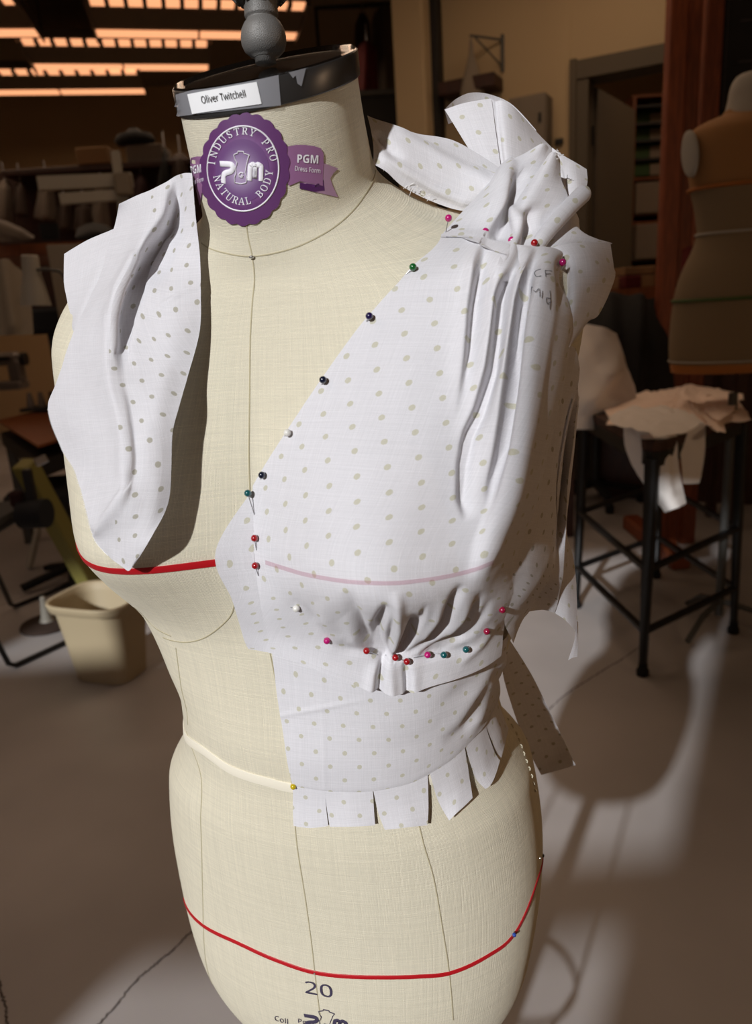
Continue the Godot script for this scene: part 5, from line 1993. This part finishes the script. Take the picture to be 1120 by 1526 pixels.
func right_clutter() -> void:
	# an open rack behind, its top about level with the eye
	var y := at(900, 432, 4.0).y
	var A := Vector3(1.0, y, -3.85)
	table("open_rack", "brown wooden rack beyond the stool, beside the blackboard post", [A, A + Vector3(1.0, 0, .1), A + Vector3(1.0, 0, -.30), A + Vector3(0, 0, -.45)], y, .07, M.bench_wood, M.dark_wood, [A + Vector3(.06, 0, -.06), A + Vector3(.94, 0, 0), A + Vector3(.94, 0, -.25), A + Vector3(.06, 0, -.40)])
	single("red_box", box(Vector3(at(925, 430, 3.9).x, y + .03, -3.92), Vector3(.085, .06, .1), .006), M.red_cloth, "small red box on the brown rack", "box")
	single("board_stack", boxes([[Vector3(at(950, 400, 3.95).x, y + .03, -4.08), Vector3(.30, .06, .2)], [Vector3(at(952, 400, 3.95).x, y + .085, -4.08), Vector3(.26, .04, .2)]], .004), M.cardboard, "stack of brown boards on the rack", "boards")
	var jar := thing("teal_jar", "dark teal jar standing on the rack beside the shoulder cloth", "jar", Vector3(at(862, 362, 4.05).x, y, -4.0))
	part("jar_body", lathe([Vector2(0, 0), Vector2(.05, 0), Vector2(.06, .02), Vector2(.06, .07), Vector2(.04, .095), Vector2(.03, .1), Vector2(.03, .115), Vector2(0, .115)], 20), M.teal_thing, jar)
	single("red_cloth", cloth_sheet([[[1016, 372, 3.1], [1024, 368, 3.1], [1034, 366, 3.1]], [[1014, 410, 3.1], [1024, 408, 3.08], [1032, 406, 3.1]], [[1014, 442, 3.1], [1022, 446, 3.1], [1030, 440, 3.1]]], 14, 20), M.red_cloth, "strip of dark red cloth hanging between the blackboard post and the second form", "cloth")
	var ch := thing("task_chair", "low task chair with a dark red seat and black castors behind the stool", "chair", at_y(886, 748, 0))
	part("seat", box(Vector3(0, .50, 0), Vector3(.42, .08, .42), .03), M.dark_red, ch)
	part("column", lathe([Vector2(.03, .12), Vector2(.03, .46)], 14), M.black, ch)
	for k in 5:
		var an := TAU * k / 5 + .3
		var e := Vector3(cos(an) * .28, .09, sin(an) * .28)
		part("base_arm", bar(Vector3(0, .13, 0), e, .05, .03), M.matt_black, ch)
		var w := lathe([Vector2(0, -.02), Vector2(.028, -.02), Vector2(.03, -.015), Vector2(.03, .015), Vector2(.028, .02), Vector2(0, .02)], 16)
		var wi := part("castor", w, M.matt_black, ch, Vector3(e.x, .031, e.z))
		wi.rotation = Vector3(PI / 2, an, 0)
	# dark clothes heaped on the chair's back
	var hp := thing("black_garment", "black garment heaped over the chair back between the table and the stool", "garment", at(920, 520, 3.45))
	var o := -hp.position
	part("garment_body", cloth_sheet([
		[[880, 446, 3.5], [905, 436, 3.5], [935, 440, 3.45], [962, 446, 3.45], [985, 440, 3.5]],
		[[872, 480, 3.45], [905, 475, 3.35], [935, 478, 3.32], [965, 480, 3.35], [990, 480, 3.45]],
		[[870, 530, 3.42], [905, 530, 3.3], [940, 530, 3.28], [970, 530, 3.3], [1000, 530, 3.42]],
		[[868, 640, 3.42], [905, 640, 3.3], [940, 640, 3.28], [970, 640, 3.3], [1010, 640, 3.42]]], 40, 40, [fold([[910, 450], [915, 620]], [40, 40], 10, 10), fold([[950, 450], [945, 620]], [40, 30], 10, 10)]), M.matt_black, hp, o)
	var sh := thing("muslin_sheet", "pale muslin sheet draped just past the shaded side of the form, above the stool", "cloth", at(900, 545, 2.95))
	part("sheet", cloth_sheet([
		[[840, 478, 2.98], [870, 482, 2.95], [900, 488, 2.95], [918, 497, 3.0]],
		[[840, 520, 2.96], [872, 524, 2.90], [905, 528, 2.92], [930, 538, 3.0]],
		[[840, 570, 2.94], [872, 572, 2.88], [910, 572, 2.92], [946, 580, 3.0]],
		[[840, 640, 2.94], [872, 640, 2.86], [910, 640, 2.92], [950, 640, 3.0]]], 36, 40, [fold([[900, 560], [925, 520]], [20, 5], 14, 14), fold([[880, 600], [910, 560], [930, 545]], [30, 20, 0], 10, 16)]), M.muslin, sh, -sh.position)
	# clothes hanging at the back, left of the pillar
	var gr := thing("garment_rail", "dark rail of hanging clothes beside the pillar", "rail", at(560, 20, 6.6))
	o = -gr.position
	part("rail", bar(at(470, 12, 6.6), at(612, 6, 6.6), .03, .03), M.black, gr, o)
	for k in 2:
		part("rail_post", bar(at([470, 606][k], 8, 6.6), at([470, 606][k], 8, 6.6) * Vector3(1, 0, 1), .03, .03), M.black, gr, o)
	garment(553, 8, 594, 135, 6.5, M.pale_cloth, "pale garment hanging on the far rail, left of the pillar", 2)
	garment(528, 20, 552, 140, 6.45, M.brown_cloth, "brown garment hanging on the far rail behind the neck cap", 3)
	garment(530, 62, 562, 142, 5.6, M.red_cloth, "red garment hanging just right of the neck cap", 4)
	var cn := thing("counter", "dark grey counter at the back, behind the neck drape", "counter", at(575, 170, 5.4) * Vector3(1, 0, 1))
	var ct := at(575, 140, 5.4).y
	part("counter_top", box(Vector3(0, ct, -.3), Vector3(1.0, .04, .65), .006), M.grey_metal, cn)
	part("counter_body", box(Vector3(0, (ct - .02) / 2, -.3), Vector3(.96, ct - .02, .6), .006), M.dark_plastic, cn)

func garment(x0: float, y0: float, x1: float, y1: float, d: float, m: Material, label: String, sd: int) -> void:
	rng.seed = sd
	var w := x1 - x0
	var xm := (x0 + x1) / 2
	var g := thing("hanging_garment", label, "garment", at(xm, y0, d), 0.0, "clothes hanging at the back")
	var rows := [[[xm - w * .15, y0, d], [xm, y0 - 2, d], [xm + w * .15, y0, d]],
		[[xm - w * .45, y0 + (y1 - y0) * .15, d], [xm, y0 + (y1 - y0) * .13, d - .10], [xm + w * .45, y0 + (y1 - y0) * .15, d]],
		[[x0, (y0 + y1) / 2, d], [xm, (y0 + y1) / 2, d - .12], [x1, (y0 + y1) / 2, d]],
		[[x0, y1, d], [xm, y1 + 3, d - .12], [x1, y1, d]]]
	var fl := []
	for k in 3:
		var x := lerpf(x0, x1, (k + .7) / 3.4)
		fl.append(fold([[x, y0 + (y1 - y0) * .2], [x + rng.randf_range(-2, 2), y1]], [10, 45], w * .12, w * .1))
	part("garment_body", cloth_sheet(rows, 24, 30, fl), m, g, -g.position)
	part("hanger", tube([at(xm, y0, d) + Vector3(0, .12, 0) - g.position, Vector3(0, .05, 0), Vector3.ZERO], .006, 6), M.steel, g)

func left_side() -> void:
	# far bench and what is above it
	var d := 4.4
	var p := at(60, 358, d)
	var y := p.y
	var A := Vector3(-4.2, y, p.z + .05)
	var B := Vector3(at(300, 350, d).x, y, p.z - .25)
	table("long_shelf", "long orange-brown wooden shelf rack along the far left", [A, B, B + Vector3(0, 0, -.8), A + Vector3(0, 0, -.8)], y, .07, M.bench_wood, M.dark_wood, [A + Vector3(.2, 0, -.1), A + Vector3(1.3, 0, -.14), B + Vector3(-.1, 0, -.1), B + Vector3(-.1, 0, -.7), A + Vector3(.2, 0, -.7)], .08)
	var back := at(120, 300, 5.6).z
	single("peg_board", box(Vector3(-2.6, 1.9, back - .05), Vector3(4.6, (at(60, 254, 5.6).y - 1.9) * 2.0, .04), .004), M.dark_wood, "dark brown peg board wall panel behind the bench, hung with clothes", "board")
	single("wall_shelf", box(at(170, 246, 5.4) + Vector3(0, -.02, -.1), Vector3(1.6, .04, .35), .004), M.dark_wood, "dark shelf above the peg board, carrying two cartons", "shelf")
	single("carton", px_box(113, 220, 161, 243, 5.3, .3), M.cardboard, "left light brown carton on the high shelf", "carton", "cartons on the high shelf")
	single("carton", px_box(188, 216, 242, 240, 5.35, .3), M.pale_cloth, "greyer carton on the high shelf, under the black bag", "carton", "cartons on the high shelf")
	var bg := thing("black_bag", "black crumpled bag on top of the right carton", "bag", at(202, 216, 5.4))
	part("bag_body", lathe([Vector2(0, 0), Vector2(.13, 0), Vector2(.15, .03), Vector2(.12, .07), Vector2(.06, .085), Vector2(.03, .11), Vector2(0, .115)], 18, Vector2(1, .7)), M.matt_black, bg)
	for g in [[-4, 268, 18, 330, "pale", "pale garment at the left end of the peg board"], [22, 270, 38, 322, "brown", "dark brown garment second from the left on the peg board"], [56, 266, 82, 326, "pale", "narrow pale garment left of the white arms"], [84, 300, 108, 342, "brown", "short brown garment below the lower white arm"], [110, 305, 140, 345, "brown", "brown apron hanging under the white arms"], [140, 268, 160, 340, "pale", "pale strip of cloth behind the white arms"], [198, 258, 222, 330, "red", "dark red-brown garment right of the white post"], [238, 222, 252, 300, "dark", "black strap hanging beside the bare shoulder"], [254, 228, 282, 285, "brown", "brown garment nearest the neck ribbon"]]:
		garment(g[0], g[1], g[2], g[3], 5.42, {"pale": M.pale_cloth, "brown": M.brown_cloth, "red": M.dark_red, "dark": M.matt_black}[g[4]], g[5], int(g[0]) + 20)
	var wr := thing("arm_stand", "white metal stand with two horizontal arms by the long shelf", "stand", at(180, 355, 4.3))
	var o := -wr.position
	part("post", bar(at(172, 226, 4.3), at(188, 352, 4.3), .05, .03), M.white_metal, wr, o)
	part("arm", bar(at(57, 274, 4.2), at(198, 268, 4.3), .05, .075), M.white_metal, wr, o)
	part("arm", bar(at(89, 297, 4.2), at(190, 290, 4.3), .045, .06), M.white_metal, wr, o)
	part("joint", box(at(184, 275, 4.25), Vector3(.09, .12, .07), .01), M.grey_cream, wr, o)
	var cup := thing("black_pot", "black pot standing on the long shelf", "pot", at(76, 357, 4.35))
	part("pot_body", lathe([Vector2(0, 0), Vector2(.045, 0), Vector2(.052, .01), Vector2(.055, .085), Vector2(.05, .085), Vector2(.045, .02), Vector2(0, .02)], 20), M.matt_black, cup)
	single("cloth_heap", cloth_sheet([[[-30, 326, 4.5], [0, 328, 4.4], [25, 338, 4.4], [52, 352, 4.4]], [[-30, 345, 4.35], [0, 342, 4.25], [25, 348, 4.25], [50, 355, 4.3]], [[-30, 360, 4.3], [0, 360, 4.25], [25, 359, 4.25], [45, 358, 4.3]]], 30, 20, [fold([[-10, 335], [30, 350]], [30, 20], 8, 8)]), M.pale_cloth, "pale heap of cloth on the left end of the long shelf", "cloth")
	single("dark_heap", cloth_sheet([[[115, 340, 4.6], [135, 332, 4.5], [155, 334, 4.5], [172, 345, 4.5]], [[112, 352, 4.4], [135, 345, 4.35], [155, 346, 4.35], [174, 352, 4.4]], [[112, 357, 4.38], [135, 357, 4.33], [155, 357, 4.33], [174, 357, 4.38]]], 24, 16), M.matt_black, "dark heap of cloth on the long shelf behind the flap", "cloth")
	# leaning boards and sheets on the nearer table
	single("grey_board", box(Vector3(at(101, 364, 3.5).x, at(101, 364, 3.5).y / 2, at(101, 364, 3.5).z), Vector3(.19, at(101, 364, 3.5).y, .02), .003, Basis(Vector3.UP, .3)), M.grey_cream, "grey board leaning upright behind the desk lamp", "board")
	single("hanging_sheet", cloth_sheet([[[-30, 392, 3.1], [0, 388, 3.05], [10, 389, 3.05], [32, 402, 3.1]], [[-30, 440, 3.05], [0, 436, 3.0], [20, 440, 3.0], [46, 450, 3.05]], [[-30, 500, 3.0], [0, 500, 2.95], [22, 500, 2.95], [50, 498, 3.0]]], 30, 26, [fold([[8, 395], [20, 490]], [20, 30], 8, 8)]), M.grey_cream, "grey-brown sheet draped behind the desk lamp at the left edge", "cloth")
	var cbp := at(70, 478, 3.75)
	var cb := thing("office_chair", "blue-black padded office chair behind the sewing machine", "chair", Vector3(cbp.x, 0, cbp.z))
	part("backrest", box(Vector3(0, cbp.y, 0), Vector3(.20, .13, .06), .02), M.blue_black, cb)
	part("back_stem", bar(Vector3(0, .5, -.04), Vector3(0, cbp.y, -.04), .05, .02), M.black, cb)
	part("seat", box(Vector3(0, .5, .2), Vector3(.42, .07, .42), .03), M.blue_black, cb)
	part("column", lathe([Vector2(.03, .02), Vector2(.03, .47)], 14), M.black, cb, Vector3(0, 0, .2))
	for k in 5:
		var an := TAU * k / 5
		part("base_arm", bar(Vector3(0, .09, .2), Vector3(cos(an) * .27, .03, .2 + sin(an) * .27), .05, .03), M.matt_black, cb)
	# sewing table in the left foreground
	var ty := .78
	var N := at_y(56, 664, ty)
	var e1 := (at_y(-60, 590, ty) - N).normalized()
	var e2 := (at_y(97, 651, ty) - N).normalized()
	var C1 := N + e1 * 1.3
	var C2 := N + e2 * .5
	var tb := table("sewing_table", "sewing table with a brown top and thick black edge at the left", [N, C2, C2 + e1 * 1.3, C1], ty, .012, M.bench_wood, M.grey_metal, [])
	o = -tb.position
	part("black_edge", prism([Vector2(N.x, N.z), Vector2(C2.x, C2.z), Vector2((C2 + e1 * 1.3).x, (C2 + e1 * 1.3).z), Vector2(C1.x, C1.z)], .075, Vector3(0, ty - .0755, 0), Vector3.RIGHT, Vector3.BACK), M.dark_plastic, tb, o)
	part("splayed_leg", bar(at(36, 690, 2.86), at_y(165, 925, .0) + Vector3(-.01, .03, 0), .075, .075, .006), M.beam_green, tb, o)
	part("metal_leg", bar(at_y(60, 775, .25), at_y(44, 850, 0) + Vector3(0, .012, 0), .03, .03), M.white_metal, tb, o)
	part("metal_leg", bar(C1 + Vector3(.05, -.08, 0), C1 * Vector3(1, 0, 1) + Vector3(.05, .0, 0), .05, .05), M.grey_metal, tb, o)
	part("clamp", bar(at(52, 690, 2.78), at(70, 682, 2.8), .02, .03), M.steel, tb, o)
	var sm := thing("sewing_machine", "grey-beige industrial sewing machine on the table, cut off by the left edge", "sewing machine", at_y(20, 580, ty + .02))
	part("machine_bed", box(Vector3(-.12, .035, 0), Vector3(.46, .07, .20), .015), M.machine_grey, sm)
	part("machine_arm", box(Vector3(-.10, .26, 0), Vector3(.42, .11, .13), .03), M.machine_grey, sm)
	part("machine_column", box(Vector3(.06, .15, 0), Vector3(.11, .20, .13), .02), M.machine_grey, sm)
	part("needle_head", box(Vector3(-.28, .20, 0), Vector3(.07, .18, .10), .02), M.machine_grey, sm)
	part("hand_wheel", tube([Vector3(.125, .25, 0), Vector3(.16, .25, 0)], .055, 24), M.black, sm)
	part("handle_slot", box(Vector3(.0, .262, .066), Vector3(.10, .03, .004), .001), M.black, sm)
	var tr := thing("tool_tray", "dark clutter of thread stands beside the sewing machine", "thread stand", at_y(58, 612, ty + .015))
	part("tray", box(Vector3(.0, .01, -.05), Vector3(.22, .02, .16), .004), M.dark_plastic, tr)
	for k in 3:
		part("thread_cone", lathe([Vector2(0, .02), Vector2(.028, .02), Vector2(.012, .11), Vector2(0, .11)], 16), [M.machine_grey, M.pale_cloth, M.brown_cloth][k], tr, Vector3(-.07 + .07 * k, 0, -.06))
	var mo := thing("sewing_motor", "dark blue sewing machine motor slung under the table", "motor", at(52, 765, 2.78))
	part("motor_body", tube([Vector3(-.05, 0, 0), Vector3(.05, 0, .01)], .055, 22), M.blue_black, mo)
	part("belt_guard", box(Vector3(-.055, .06, 0), Vector3(.05, .06, .04), .01), M.dark_red, mo)
	part("motor_bracket", bar(Vector3(0, .05, 0), Vector3(0, .17, 0), .03, .03), M.dark_plastic, mo)
	# desk lamp
	var lp := thing("desk_lamp", "white conical desk lamp shade on a thin curved arm at the far left", "lamp", at(42, 415, 2.7))
	o = -lp.position
	var tip := at(44, 380, 2.7)
	var shade := part("lamp_shade", lathe([Vector2(0, 0), Vector2(.026, 0), Vector2(.030, -.008), Vector2(.032, -.07), Vector2(.040, -.10), Vector2(.055, -.178), Vector2(.052, -.178), Vector2(.036, -.10), Vector2(.024, -.02), Vector2(0, -.02)], 28), M.white_metal, lp, tip + o)
	shade.rotation.z = -.06
	part("lamp_arm", tube(spline([at(54, 402, 2.7) + o, at(75, 402, 2.72) + o, at(95, 412, 2.74) + o, at(112, 470, 2.76) + o, at(105, 580, 2.84) + o, at_y(86, 640, .792) + o], 30), .006, 8), M.grey_metal, lp)
	# waste bin
	var bc := at_y(168, 1003, 0)
	var bn := thing("waste_bin", "beige plastic waste bin standing on the floor left of the form", "bin", bc, -.35)
	var v := PackedVector3Array()
	for q in [[0, .0, .0], [0, .112, .085], [.004, .118, .09], [.15, .134, .105], [.285, .150, .12], [.29, .165, .135], [.318, .172, .142], [.326, .170, .14], [.322, .158, .128], [.29, .146, .116], [.02, .112, .085], [.016, 0, 0]]:
		for k in 61:
			var an := TAU * k / 60
			var c := cos(an)
			var s := sin(an)
			var ee := 4.0
			var r := 1.0 if q[1] == 0.0 else pow(pow(absf(c) / q[1], ee) + pow(absf(s) / q[2], ee), -1.0 / ee)
			if q[1] == 0.0:
				r = 0.0
			v.append(Vector3(r * c, q[0], -r * s))
	part("bin_body", smooth_mesh(v, grid_idx(61, 12)), M.bin_beige, bn)
	# sled chair and a round stand base by the left edge
	var sl := thing("sled_chair", "black tubular sled legs of a chair at the left edge", "chair", at_y(10, 960, 0))
	o = -sl.position
	for q in [[[-30, 800, .55], [18, 905, .012], [72, 884, .012], [110, 866, .012]], [[-40, 890, .35], [16, 995, .012], [100, 956, .012], [130, 940, .012]]]:
		var pts := []
		for k in q:
			pts.append(at_y(k[0], k[1], k[2]) + o)
		part("sled_leg", tube([pts[0], pts[0].lerp(pts[1], .94), pts[1].lerp(pts[2], .08), pts[2], pts[3]], .011, 10), M.black, sl)
	part("seat", box(at_y(-30, 800, .55) + o + Vector3(-.12, .03, -.15), Vector3(.40, .05, .40), .015), M.dark_plastic, sl)
	var rs := thing("round_base", "flat brown round stand base with a white stem under the sewing table", "stand", at_y(72, 932, 0))
	part("disc", lathe([Vector2(0, .0), Vector2(.115, 0), Vector2(.12, .008), Vector2(.115, .018), Vector2(.03, .026), Vector2(0, .026)], 32), M.brown_cloth, rs)
	part("stem", lathe([Vector2(.035, .024), Vector2(.026, .04), Vector2(.014, .13), Vector2(.012, .14), Vector2(0, .14)], 18), M.white_metal, rs)
